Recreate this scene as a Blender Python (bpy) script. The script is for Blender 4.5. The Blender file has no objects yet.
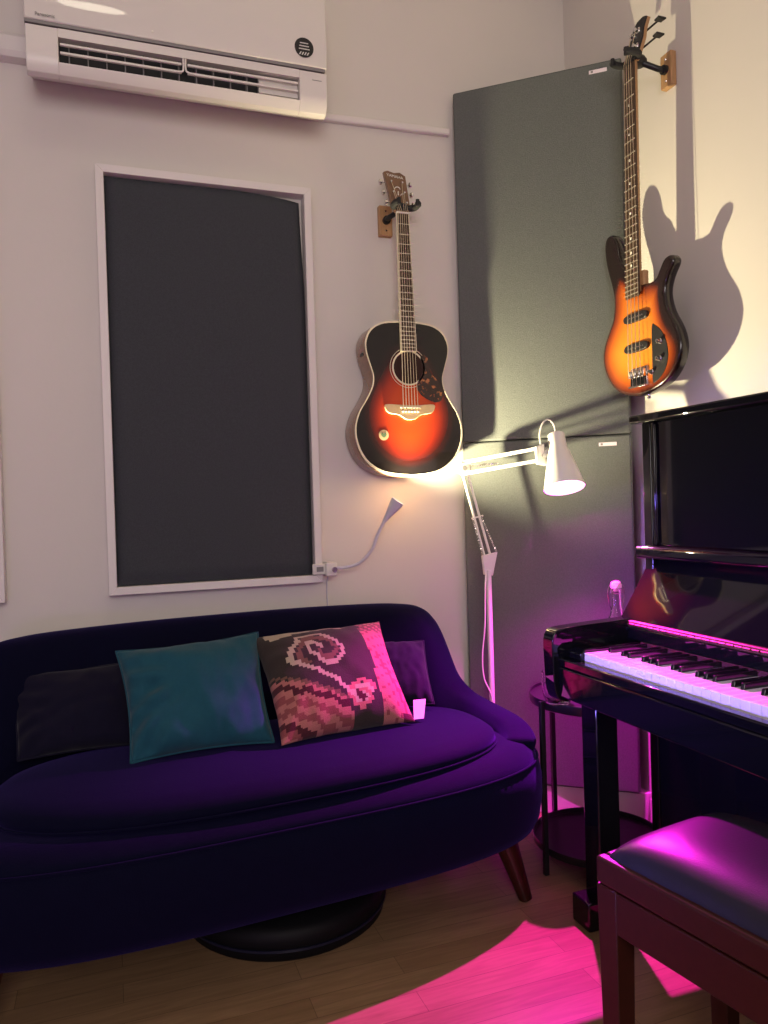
import bpy, bmesh, math, random
from math import sin, cos, pi, radians, sqrt
from mathutils import Vector, Matrix, noise
random.seed(7)
SC = bpy.context.scene
COL = SC.collection

# ------------------------------------------------------------------ camera
H = 1.10
yaw, roll, pitch = radians(20), radians(1.7), radians(-0.6)
fw = Vector((sin(yaw)*cos(pitch), cos(yaw)*cos(pitch), sin(pitch)))
r0 = Vector((cos(yaw), -sin(yaw), 0)); u0 = r0.cross(fw)
Rv = cos(roll)*r0 - sin(roll)*u0; Uv = sin(roll)*r0 + cos(roll)*u0
cam = bpy.data.objects.new('camera', bpy.data.cameras.new('camera'))
cam.data.sensor_fit = 'HORIZONTAL'; cam.data.sensor_width = 36
cam.data.lens = 760/768*36
cam.data.clip_start = 0.02
cam.matrix_world = Matrix(((Rv.x, Uv.x, -fw.x, 0), (Rv.y, Uv.y, -fw.y, 0), (Rv.z, Uv.z, -fw.z, H), (0, 0, 0, 1)))
COL.objects.link(cam); SC.camera = cam

# ------------------------------------------------------------------ exposure, world, room and fill lights
SC.view_settings.view_transform = 'Standard'
SC.view_settings.look = 'None'
SC.view_settings.gamma = 1
SC.view_settings.use_curve_mapping = False
SC.view_settings.exposure = 0.0
w = bpy.data.worlds.new('world'); SC.world = w; w.use_nodes = True
w.node_tree.nodes['Background'].inputs[0].default_value = (0.5, 0.45, 0.6, 1)
w.node_tree.nodes['Background'].inputs[1].default_value = 0.02

def area_light(name, loc, target, size, power, color):
    l = bpy.data.lights.new(name, 'AREA'); l.shape = 'DISK'; l.size = size; l.energy = power; l.color = color
    o = bpy.data.objects.new(name, l); COL.objects.link(o); o.location = loc
    o.rotation_euler = (Vector(target)-Vector(loc)).to_track_quat('-Z', 'Y').to_euler()
    return o
area_light('ambient_fill_light', (-0.2, -1.35, 1.85), (0.3, 2.4, 1.7), 1.3, 41, (1.0, 0.90, 0.88))  # unseen soft fill behind the camera, added for ambient light on the walls
area_light('violet_low_light', (-1.2, -0.5, 0.35), (0.3, 2.5, 1.0), 0.5, 4.5, (0.42, 0.22, 1.0))
vl = area_light('violet_keys_fill', (-1.5, 0.85, 0.85), (1.1, 1.36, 0.74), 0.30, 4.2, (0.26, 0.17, 1.0)); vl.data.spread = radians(28)  # added narrow violet fill that tints the piano key fronts

area_light('ceiling_disc_light', (0.005, 1.19, 3.04), (0.005, 1.19, 0), 0.26, 1.7, (1.0, 0.90, 0.68))

# ------------------------------------------------------------------ materials
def mat(name, col, rough=0.5, metal=0.0, spec=0.5, coat=0.0, emis=None, es=0.0, var=0.0, vscale=6.0,
        bump=0.0, bscale=200.0, sheen=0.0, trans=0.0, ior=1.45, stretch=None, coatr=0.03):
    m = bpy.data.materials.new(name); m.use_nodes = True
    nt = m.node_tree; b = nt.nodes['Principled BSDF']
    b.inputs['Base Color'].default_value = (*col, 1); b.inputs['Roughness'].default_value = rough
    b.inputs['Metallic'].default_value = metal; b.inputs['Specular IOR Level'].default_value = spec
    b.inputs['Coat Weight'].default_value = coat; b.inputs['Coat Roughness'].default_value = coatr
    b.inputs['Sheen Weight'].default_value = sheen; b.inputs['Transmission Weight'].default_value = trans
    b.inputs['IOR'].default_value = ior
    if emis: b.inputs['Emission Color'].default_value = (*emis, 1); b.inputs['Emission Strength'].default_value = es
    tc = nt.nodes.new('ShaderNodeTexCoord'); mp = nt.nodes.new('ShaderNodeMapping')
    nt.links.new(tc.outputs['Object'], mp.inputs[0])
    if stretch: mp.inputs['Scale'].default_value = stretch
    n = nt.nodes.new('ShaderNodeTexNoise'); n.inputs['Scale'].default_value = vscale; n.inputs['Detail'].default_value = 5
    nt.links.new(mp.outputs[0], n.inputs['Vector'])
    mx = nt.nodes.new('ShaderNodeMix'); mx.data_type = 'RGBA'
    v = var if var else 0.02
    mx.inputs[6].default_value = (*[c*(1-v) for c in col], 1); mx.inputs[7].default_value = (*[min(1, c*(1+v)) for c in col], 1)
    nt.links.new(n.outputs['Fac'], mx.inputs[0]); nt.links.new(mx.outputs[2], b.inputs['Base Color'])
    if bump:
        n2 = nt.nodes.new('ShaderNodeTexNoise'); n2.inputs['Scale'].default_value = bscale; n2.inputs['Detail'].default_value = 3
        nt.links.new(mp.outputs[0], n2.inputs['Vector'])
        bp = nt.nodes.new('ShaderNodeBump'); bp.inputs['Strength'].default_value = bump; bp.inputs['Distance'].default_value = 0.002
        nt.links.new(n2.outputs['Fac'], bp.inputs['Height']); nt.links.new(bp.outputs[0], b.inputs['Normal'])
    return m

def attr_mat(name, rough=0.3, coat=0.0, bump=0.0, sheen=0.0, bscale=300):
    m = mat(name, (0.5, 0.5, 0.5), rough=rough, coat=coat, bump=bump, sheen=sheen, bscale=bscale)
    nt = m.node_tree; a = nt.nodes.new('ShaderNodeAttribute'); a.attribute_name = 'pigment'
    nt.links.new(a.outputs['Color'], nt.nodes['Principled BSDF'].inputs['Base Color'])
    return m

M = {}
M['wall'] = mat('painted_wall', (0.66, 0.62, 0.58), rough=0.65, var=0.02, vscale=3, bump=0.12, bscale=60)
M['ceiling'] = mat('ceiling_paint', (0.65, 0.62, 0.6), rough=0.8)
M['white'] = mat('white_paint', (0.72, 0.68, 0.66), rough=0.45, var=0.03)
M['ac'] = mat('aircon_plastic', (0.72, 0.68, 0.64), rough=0.35, spec=0.5)
M['acgloss'] = mat('aircon_gloss', (0.70, 0.66, 0.62), rough=0.05, spec=0.6)
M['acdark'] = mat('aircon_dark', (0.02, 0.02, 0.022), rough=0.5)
M['acgrey'] = mat('aircon_grey', (0.22, 0.21, 0.21), rough=0.4)
M['panel'] = mat('panel_fabric', (0.052, 0.056, 0.064), rough=0.95, spec=0.15, var=0.25, vscale=260, bump=0.6, bscale=500, sheen=0.0)
M['panel2'] = mat('tall_panel_fabric', (0.128, 0.138, 0.132), rough=0.95, spec=0.15, var=0.3, vscale=240, bump=0.7, bscale=450)
M['velvet'] = mat('navy_velvet', (0.0026, 0.0029, 0.0125), rough=0.85, spec=0.05, var=0.15, vscale=30, bump=0.25, bscale=250, sheen=0.11)
M['velvet'].node_tree.nodes['Principled BSDF'].inputs['Sheen Tint'].default_value = (0.28, 0.18, 1.0, 1)
M['navyc'] = mat('navy_cotton', (0.007, 0.006, 0.018), rough=0.9, spec=0.1, bump=0.3, bscale=250, sheen=0.1)
M['teal'] = mat('teal_linen', (0.012, 0.070, 0.100), rough=0.85, spec=0.15, var=0.12, vscale=120, bump=0.4, bscale=400, sheen=0.1)
M['mahog'] = mat('mahogany', (0.035, 0.006, 0.004), rough=0.4, spec=0.3, var=0.3, vscale=9, stretch=(1, 8, 8), coat=0.2, coatr=0.15)
M['leather'] = mat('black_leather', (0.014, 0.012, 0.02), rough=0.32, spec=0.4, bump=0.15, bscale=400)
M['ebony'] = mat('piano_polish', (0.004, 0.004, 0.0045), rough=0.045, spec=0.45, coat=0.1, coatr=0.02)
M['ebonym'] = mat('piano_satin', (0.006, 0.006, 0.0065), rough=0.25, spec=0.35)
M['ivory'] = mat('white_key', (0.80, 0.78, 0.76), rough=0.25)
M['bkey'] = mat('black_key', (0.006, 0.006, 0.007), rough=0.15, coat=0.3)
M['felt'] = mat('felt', (0.06, 0.01, 0.015), rough=0.95)
M['brass'] = mat('brass_hinge', (0.22, 0.13, 0.08), rough=0.5, metal=0.9)
M['gold'] = mat('gold', (0.6, 0.42, 0.16), rough=0.3, metal=0.9)
M['chrome'] = mat('chrome', (0.75, 0.74, 0.72), rough=0.15, metal=1.0)
M['lampw'] = mat('lamp_white_enamel', (0.75, 0.73, 0.68), rough=0.3, coat=0.2)
M['goose'] = mat('silver_grey_enamel', (0.55, 0.53, 0.62), rough=0.4)
M['clampm'] = mat('clear_clamp_plastic', (0.7, 0.66, 0.62), rough=0.3)
M['bulbpink'] = mat('pink_bulb', (1, 0.7, 0.9), emis=(1.0, 0.55, 0.85), es=30)
M['bulbwarm'] = mat('warm_bulb', (1, 0.95, 0.8), emis=(1.0, 0.85, 0.6), es=8)
M['black'] = mat('black_plastic', (0.012, 0.012, 0.014), rough=0.4)
M['blackmetal'] = mat('black_metal', (0.010, 0.010, 0.011), rough=0.3, spec=0.5)
M['rubber'] = mat('black_foam', (0.02, 0.02, 0.021), rough=0.8)
M['oak'] = mat('hanger_oak', (0.42, 0.24, 0.11), rough=0.5, var=0.25, vscale=30, stretch=(8, 8, 1))
M['maple'] = mat('maple_neck', (0.42, 0.24, 0.11), rough=0.35)
M['sidewood'] = mat('guitar_side_wood', (0.26, 0.12, 0.055), rough=0.25, coat=0.5, var=0.25, vscale=25, stretch=(1, 1, 5))
M['headwood'] = mat('headstock_rosewood', (0.17, 0.085, 0.045), rough=0.3, coat=0.4, var=0.5, vscale=45)
M['rosewood'] = mat('rosewood_fretboard', (0.055, 0.03, 0.018), rough=0.5, var=0.3, vscale=40)
M['binding'] = mat('cream_binding', (0.75, 0.68, 0.5), rough=0.35)
M['bridgew'] = mat('bridge_wood', (0.52, 0.37, 0.21), rough=0.35, var=0.15, vscale=60)
M['fret'] = mat('fret_wire', (0.8, 0.74, 0.6), rough=0.25, metal=0.7)
M['string'] = mat('bronze_string', (0.72, 0.6, 0.45), rough=0.3, metal=0.8)
M['tortoise'] = mat('tortoise_pickguard', (0.035, 0.008, 0.004), rough=0.12, coat=0.5)
_nt = M['tortoise'].node_tree; _n = _nt.nodes['Principled BSDF']
_v = _nt.nodes.new('ShaderNodeTexNoise'); _v.inputs['Scale'].default_value = 55; _v.inputs['Detail'].default_value = 4
_r = _nt.nodes.new('ShaderNodeValToRGB'); _r.color_ramp.elements[0].position = 0.56; _r.color_ramp.elements[0].color = (0.03, 0.008, 0.004, 1)
_r.color_ramp.elements[1].position = 0.66; _r.color_ramp.elements[1].color = (0.42, 0.15, 0.05, 1)
_t = _nt.nodes.new('ShaderNodeTexCoord'); _nt.links.new(_t.outputs['Object'], _v.inputs['Vector'])
_nt.links.new(_v.outputs['Fac'], _r.inputs[0]); _nt.links.new(_r.outputs[0], _n.inputs['Base Color'])
M['burst'] = attr_mat('sunburst_lacquer', rough=0.22, coat=0.35)
M['kilim'] = attr_mat('kilim_wool', rough=0.95, bump=0.6, sheen=0.1)
M['pearl'] = mat('pearl_inlay', (0.8, 0.77, 0.7), rough=0.2)
M['tag'] = mat('white_tag', (0.75, 0.66, 0.72), rough=0.7)
M['glass'] = mat('clear_glass', (0.95, 0.95, 0.97), rough=0.02, trans=1.0, ior=1.45, spec=0.5)
M['stopper'] = mat('pale_stopper', (0.85, 0.6, 0.65), rough=0.4)
M['stickerb'] = mat('sticker_black', (0.012, 0.012, 0.013), rough=0.4)
M['stickerw'] = mat('sticker_print', (0.62, 0.6, 0.58), rough=0.5)
M['greenp'] = mat('sticker_green', (0.10, 0.16, 0.09), rough=0.5)
M['case'] = mat('case_vinyl', (0.004, 0.004, 0.005), rough=0.6, spec=0.2)
M['bluerim'] = mat('case_rim', (0.008, 0.009, 0.025), rough=0.35)

# oak strip floor: boards run obliquely across the room
def floor_mat():
    m = mat('oak_floor', (0.3, 0.2, 0.12), rough=0.32, spec=0.45)
    nt = m.node_tree; b = nt.nodes['Principled BSDF']
    tc = nt.nodes.new('ShaderNodeTexCoord'); mp = nt.nodes.new('ShaderNodeMapping'); mp.inputs['Rotation'].default_value[2] = radians(0)
    nt.links.new(tc.outputs['Object'], mp.inputs[0])
    br = nt.nodes.new('ShaderNodeTexBrick'); br.offset = 0.37; br.squash = 1
    br.inputs['Scale'].default_value = 1.0; br.inputs['Brick Width'].default_value = 0.62; br.inputs['Row Height'].default_value = 0.072
    br.inputs['Mortar Size'].default_value = 0.0008; br.inputs['Mortar Smooth'].default_value = 0.3
    br.inputs['Color1'].default_value = (0.235, 0.142, 0.073, 1); br.inputs['Color2'].default_value = (0.30, 0.187, 0.10, 1)
    br.inputs['Mortar'].default_value = (0.12, 0.07, 0.035, 1)
    nt.links.new(mp.outputs[0], br.inputs['Vector'])
    mp2 = nt.nodes.new('ShaderNodeMapping'); mp2.inputs['Scale'].default_value = (2.5, 26, 1)
    nt.links.new(tc.outputs['Object'], mp2.inputs[0])
    n = nt.nodes.new('ShaderNodeTexNoise'); n.inputs['Scale'].default_value = 2.2; n.inputs['Detail'].default_value = 7; n.inputs['Distortion'].default_value = 1.2
    nt.links.new(mp2.outputs[0], n.inputs['Vector'])
    mx = nt.nodes.new('ShaderNodeMix'); mx.data_type = 'RGBA'; mx.blend_type = 'MULTIPLY'; mx.inputs[0].default_value = 0.55
    rp = nt.nodes.new('ShaderNodeValToRGB'); rp.color_ramp.elements[0].position = 0.3; rp.color_ramp.elements[0].color = (0.6, 0.55, 0.5, 1)
    rp.color_ramp.elements[1].position = 0.7; rp.color_ramp.elements[1].color = (1.1, 1.1, 1.1, 1)
    nt.links.new(n.outputs['Fac'], rp.inputs[0]); nt.links.new(br.outputs['Color'], mx.inputs[6]); nt.links.new(rp.outputs[0], mx.inputs[7])
    nt.links.new(mx.outputs[2], b.inputs['Base Color'])
    return m
M['floor'] = floor_mat()

# ------------------------------------------------------------------ building helpers
class MB:
    def __init__(s): s.bm = bmesh.new(); s.cols = {}
    def box(s, lo, hi, rot=None):
        vs = [s.bm.verts.new((x, y, z)) for x in (lo[0], hi[0]) for y in (lo[1], hi[1]) for z in (lo[2], hi[2])]
        for f in ((0, 1, 3, 2), (4, 6, 7, 5), (0, 4, 5, 1), (2, 3, 7, 6), (0, 2, 6, 4), (1, 5, 7, 3)): s.bm.faces.new([vs[i] for i in f])
        if rot is not None:
            for v in vs: v.co = rot @ v.co
        return s
    def hexa(s, pts):      # 8 points: bottom 4 ccw, top 4 ccw
        vs = [s.bm.verts.new(p) for p in pts]
        for f in ((3, 2, 1, 0), (4, 5, 6, 7), (0, 1, 5, 4), (1, 2, 6, 5), (2, 3, 7, 6), (3, 0, 4, 7)): s.bm.faces.new([vs[i] for i in f])
        return s
    def cone(s, p0, p1, r0_, r1_, n=20, caps=True):
        p0, p1 = Vector(p0), Vector(p1); d = (p1-p0).normalized()
        a = d.orthogonal().normalized(); b = d.cross(a)
        A = [s.bm.verts.new(p0+(a*cos(2*pi*i/n)+b*sin(2*pi*i/n))*r0_) for i in range(n)]
        B = [s.bm.verts.new(p1+(a*cos(2*pi*i/n)+b*sin(2*pi*i/n))*r1_) for i in range(n)]
        for i in range(n): s.bm.faces.new((A[i], A[(i+1) % n], B[(i+1) % n], B[i]))
        if caps: s.bm.faces.new(A[::-1]); s.bm.faces.new(B)
        return s
    def cyl(s, p0, p1, r, n=20): return s.cone(p0, p1, r, r, n)
    def lathe(s, o, axis, prof, n=32, close=False):     # prof: (along axis, radius)
        o = Vector(o); d = Vector(axis).normalized(); a = d.orthogonal().normalized(); b = d.cross(a); R = []
        for t, r in prof:
            if r < 1e-6: R.append([s.bm.verts.new(o+d*t)])
            else: R.append([s.bm.verts.new(o+d*t+(a*cos(2*pi*i/n)+b*sin(2*pi*i/n))*r) for i in range(n)])
        pairs = list(zip(R, R[1:])) + ([(R[-1], R[0])] if close else [])
        for P, Q in pairs:
            for i in range(n):
                j = (i+1) % n
                if len(P) == 1 and len(Q) == 1: continue
                if len(P) == 1: s.bm.faces.new((P[0], Q[j], Q[i]))
                elif len(Q) == 1: s.bm.faces.new((P[i], P[j], Q[0]))
                else: s.bm.faces.new((P[i], P[j], Q[j], Q[i]))
        return s
    def tube(s, pts, r, n=8):
        pts = [Vector(p) for p in pts]; R = []; prev = None
        for i, p in enumerate(pts):
            d = (pts[min(i+1, len(pts)-1)]-pts[max(i-1, 0)]).normalized()
            a = d.orthogonal().normalized() if prev is None else (prev-d*prev.dot(d)).normalized()
            prev = a; b = d.cross(a); rr = r[i] if isinstance(r, (list, tuple)) else r
            R.append([s.bm.verts.new(p+(a*cos(2*pi*k/n)+b*sin(2*pi*k/n))*rr) for k in range(n)])
        for P, Q in zip(R, R[1:]):
            for k in range(n): s.bm.faces.new((P[k], P[(k+1) % n], Q[(k+1) % n], Q[k]))
        s.bm.faces.new(R[0][::-1]); s.bm.faces.new(R[-1]); return s
    def prism(s, pts, ext):
        ext = Vector(ext); A = [s.bm.verts.new(p) for p in pts]; B = [s.bm.verts.new(Vector(p)+ext) for p in pts]; n = len(pts)
        s.bm.faces.new(A[::-1]); s.bm.faces.new(B)
        for i in range(n): s.bm.faces.new((A[i], A[(i+1) % n], B[(i+1) % n], B[i]))
        return s
    def loft(s, rings, cap0=True, cap1=True, closed=True):
        R = [[s.bm.verts.new(p) for p in r] for r in rings]; n = len(R[0])
        for P, Q in zip(R, R[1:]):
            for i in range(n if closed else n-1): s.bm.faces.new((P[i], P[(i+1) % n], Q[(i+1) % n], Q[i]))
        if cap0: s.bm.faces.new(R[0][::-1])
        if cap1: s.bm.faces.new(R[-1])
        return s
    def build(s, name, material, parent=None, bevel=0, smooth=35, seg=2, world=True, pigment=None, subsurf=0):
        bmesh.ops.remove_doubles(s.bm, verts=s.bm.verts, dist=1e-6)
        bmesh.ops.recalc_face_normals(s.bm, faces=s.bm.faces)
        me = bpy.data.meshes.new(name); s.bm.to_mesh(me); s.bm.free()
        if parent is not None and world:
            me.transform(world_of(parent).inverted())
        me.materials.append(material)
        if smooth:
            me.shade_smooth()
            if smooth < 180: me.set_sharp_from_angle(angle=radians(smooth))
        if pigment:
            at = me.color_attributes.new('pigment', 'FLOAT_COLOR', 'CORNER')
            for p in me.polygons:
                for li in p.loop_indices:
                    at.data[li].color = (*pigment(me.vertices[me.loops[li].vertex_index].co, p), 1)
        o = bpy.data.objects.new(name, me); COL.objects.link(o)
        if parent is not None: o.parent = parent
        if bevel:
            b = o.modifiers.new('bevel', 'BEVEL'); b.width = bevel; b.segments = seg; b.limit_method = 'ANGLE'; b.angle_limit = radians(40)
        if subsurf:
            m = o.modifiers.new('sub', 'SUBSURF'); m.levels = subsurf; m.render_levels = subsurf
        return o

def world_of(o):
    mm = Matrix.LocRotScale(o.location, o.rotation_euler, o.scale)
    return world_of(o.parent) @ mm if o.parent else mm
def thing(name, label, cat, loc=(0, 0, 0), rz=0, group=None):
    o = bpy.data.objects.new(name, None); COL.objects.link(o); o.location = loc; o.rotation_euler = (0, 0, rz)
    o.empty_display_size = 0.05
    return tag(o, label, cat, group)
def tag(o, label, cat, group=None):
    o['label'] = label; o['category'] = cat
    if group: o['group'] = group
    return o
def struct(o, label=None):
    o['kind'] = 'structure'
    if label: o['label'] = label
    return o
def text(name, body, size, origin, xdir, ydir, material, parent, depth=0.0006):
    cu = bpy.data.curves.new(name, 'FONT'); cu.body = body; cu.size = size; cu.extrude = depth; cu.align_x = 'CENTER'; cu.align_y = 'CENTER'
    o = bpy.data.objects.new(name, cu); COL.objects.link(o)
    x = Vector(xdir).normalized(); y = Vector(ydir).normalized(); z = x.cross(y)
    bpy.context.view_layer.update()
    dg = bpy.context.evaluated_depsgraph_get(); me = bpy.data.meshes.new_from_object(o.evaluated_get(dg))
    bpy.data.objects.remove(o); me.transform(Matrix(((x.x, y.x, z.x, origin[0]), (x.y, y.y, z.y, origin[1]), (x.z, y.z, z.z, origin[2]), (0, 0, 0, 1))))
    me.transform(world_of(parent).inverted()); me.name = name; me.materials.clear(); me.materials.append(material)
    o = bpy.data.objects.new(name, me); COL.objects.link(o); o.parent = parent
    return o
def smoothstep(a, b, x):
    t = max(0, min(1, (x-a)/(b-a))); return t*t*(3-2*t)
def lerp(a, b, t): return a+(b-a)*t
def ramp(stops, t):
    for (t0, c0), (t1, c1) in zip(stops, stops[1:]):
        if t <= t1:
            k = max(0, min(1, (t-t0)/(t1-t0))); return tuple(lerp(a, b, k) for a, b in zip(c0, c1))
    return stops[-1][1]
def spline(pts, n, closed=False):
    P = [Vector(p) for p in pts]; out = []; m = len(P)
    for i in range(m if closed else m-1):
        g = (lambda k: P[k % m]) if closed else (lambda k: P[max(0, min(m-1, k))])
        a, b, c, d = g(i-1), g(i), g(i+1), g(i+2)
        for k in range(n):
            t = k/n
            out.append(0.5*((2*b)+(c-a)*t+(2*a-5*b+4*c-d)*t*t+(3*b-a-3*c+d)*t**3))
    if not closed: out.append(P[-1])
    return out

# ------------------------------------------------------------------ the room
XR, XL, YB, YF, ZC = 1.70, -1.70, 2.50, -1.70, 3.10
struct(MB().box((XL, YF, -0.1), (XR, YB, 0)).build('floor', M['floor'], smooth=0))
struct(MB().box((XL, YF, ZC), (XR, YB, ZC+0.1)).build('ceiling', M['ceiling'], smooth=0))
struct(MB().box((XL-0.1, YB, -0.1), (XR+0.1, YB+0.1, ZC+0.1)).build('wall_back', M['wall'], smooth=0))
struct(MB().box((XR, YF, -0.1), (XR+0.1, YB, ZC+0.1)).build('wall_right', M['wall'], smooth=0))
struct(MB().box((XL-0.1, YF, -0.1), (XL, YB, ZC+0.1)).build('wall_left', M['wall'], smooth=0))
struct(MB().box((XL-0.1, YF-0.1, -0.1), (XR+0.1, YF, ZC+0.1)).build('wall_front', M['wall'], smooth=0))
struct(MB().box((XL, YB-0.014, 0), (1.19, YB, 0.082)).build('baseboard_back', M['white'], bevel=0.003))
struct(MB().box((XR-0.014, YF, 0), (XR, 2.10, 0.082)).build('baseboard_right', M['white'], bevel=0.003))
# low white board that boxes off the corner diagonally, under the tall panels
bx = MB().prism([(1.20, 2.50, 0), (1.20, 2.478, 0), (1.425, 2.300, 0), (1.56, 2.212, 0), (1.685, 2.105, 0), (1.70, 2.105, 0), (1.70, 2.50, 0)], (0, 0, 0.098))
struct(bx.build('trim_1', M['white'], bevel=0.003), 'low white skirting board crossing the room corner')

# ------------------------------------------------------------------ pipe trunking
def trunk(x0, x1, z0, z1, hh, d, label):
    r = MB()
    a, b = (x0, z0), (x1, z1)
    def sec(x, z): return [(x, YB, z-hh/2), (x, YB-d*0.8, z-hh/2), (x, YB-d, z-hh*0.3), (x, YB-d, z+hh*0.3), (x, YB-d*0.8, z+hh/2), (x, YB, z+hh/2)]
    r.loft([sec(*a), sec(*b)])
    tag(r.build('pipe_trunking', M['white'], bevel=0.002), label, 'pipe cover')
trunk(0.68, 1.195, 2.415, 2.428, 0.026, 0.022, 'thin white pipe cover running from the air conditioner to the tall grey panel')
trunk(-0.75, -0.17, 2.475, 2.475, 0.07, 0.05, 'wide white pipe cover leaving the left end of the air conditioner')

# ------------------------------------------------------------------ air conditioner
ac = thing('air_conditioner', 'white wall mounted split air conditioner with open louvres above the framed panel', 'air conditioner', (0.25, 2.40, 2.322))
x0, x1 = -0.17, 0.685
body = [(2.50, 2.70), (2.50, 2.40), (2.455, 2.372), (2.41, 2.357), (2.372, 2.356)]
MB().prism([(x0, y, z) for y, z in [(2.50, 2.70), (2.50, 2.405), (2.36, 2.340), (2.345, 2.345), (2.345, 2.46), (2.31, 2.46), (2.31, 2.70)]], (x1-x0, 0, 0)).build('casing', M['ac'], ac, bevel=0.004)
prof = [(2.345, 2.447), (2.286, 2.444), (2.287, 2.37), (2.292, 2.345), (2.306, 2.326), (2.325, 2.322), (2.36, 2.338)]
MB().prism([(x0, y, z) for y, z in prof], (0.083, 0, 0)).build('end_cover', M['ac'], ac, bevel=0.002)
MB().prism([(0.598, y, z) for y, z in prof], (x1-0.598, 0, 0)).build('end_cover', M['ac'], ac, bevel=0.002)
MB().prism([(-0.087, y, z) for y, z in [(2.345, 2.447), (2.286, 2.444), (2.287, 2.420), (2.345, 2.426)]], (0.685, 0, 0)).build('outlet_top_rail', M['ac'], ac)
MB().prism([(-0.087, y, z) for y, z in [(2.289, 2.352), (2.292, 2.345), (2.306, 2.326), (2.325, 2.322), (2.36, 2.338), (2.345, 2.366)]], (0.685, 0, 0)).build('outlet_bottom_rail', M['ac'], ac)
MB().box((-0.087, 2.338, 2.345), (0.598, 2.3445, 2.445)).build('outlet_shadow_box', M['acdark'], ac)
MB().box((0.475, 2.308, 2.366), (0.596, 2.325, 2.418)).build('outlet_baffle', M['ac'], ac)
for i in range(11):
    xx = -0.062+i*0.050
    MB().box((xx, 2.308, 2.364), (xx+0.003, 2.337, 2.420)).build('vane', M['acgrey'], ac)
for a, b in ((-0.083, 0.245), (0.262, 0.594)):
    for zz, yy in ((2.404, 2.290), (2.381, 2.291)):
        MB().box((a, yy, zz-0.0032), (b, yy+0.008, zz+0.0032)).build('louvre', M['ac'], ac, bevel=0.001)
MB().tube(spline([(0.228, 2.292, 2.381), (0.245, 2.291, 2.382), (0.250, 2.291, 2.390), (0.250, 2.291, 2.423)], 4), 0.0028).build('louvre_link', M['ac'], ac)
MB().tube(spline([(0.28, 2.292, 2.381), (0.264, 2.291, 2.382), (0.257, 2.291, 2.390), (0.257, 2.291, 2.423)], 4), 0.0028).build('louvre_link', M['ac'], ac)
MB().box((x0-0.001, 2.283, 2.447), (x1-0.006, 2.31, 2.456)).build('seam_gap', M['acgrey'], ac)
fp = [(2.31, 2.456), (2.280, 2.456), (2.274, 2.50), (2.274, 2.66), (2.290, 2.70), (2.31, 2.705)]
MB().prism([(x0-0.001, y, z) for y, z in fp], (x1-x0, 0, 0)).build('front_panel', M['acgloss'], ac, bevel=0.003)
text('maker_name', 'Panasonic', 0.013, (-0.118, 2.2755, 2.468), (1, 0, 0), (0, 0, 1), M['acgrey'], ac)
MB().lathe((0.612, 2.2752, 2.507), (0, -1, 0), [(0, 0.0), (0, 0.030), (0.0014, 0.030), (0.0014, 0)], 28).build('round_sticker', M['stickerb'], ac)
for k, hw in enumerate((0.013, 0.015, 0.017)):     # three small lines of print, too fine to read
    MB().box((0.612-hw, 2.2730, 2.5185-k*0.009), (0.612+hw, 2.2735, 2.5215-k*0.009)).build('sticker_print', M['stickerw'], ac)
s_ = MB()
for k in range(4): s_.prism([(0.595+k*0.008, 2.2735, 2.484), (0.599+k*0.008, 2.2735, 2.484), (0.604+k*0.008, 2.2735, 2.493), (0.600+k*0.008, 2.2735, 2.493)], (0, 0.0006, 0))
s_.build('sticker_stripes', M['stickerw'], ac)
MB().lathe((0.165, 2.2755, 2.475), (0, -1, 0), [(0, 0), (0, 0.0035), (0.001, 0.0035), (0.001, 0)], 12).build('indicator_dot', M['pearl'], ac)
MB().box((0.638, 2.2855, 2.418), (0.668, 2.2872, 2.420)).build('cover_line', M['acgrey'], ac)

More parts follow.
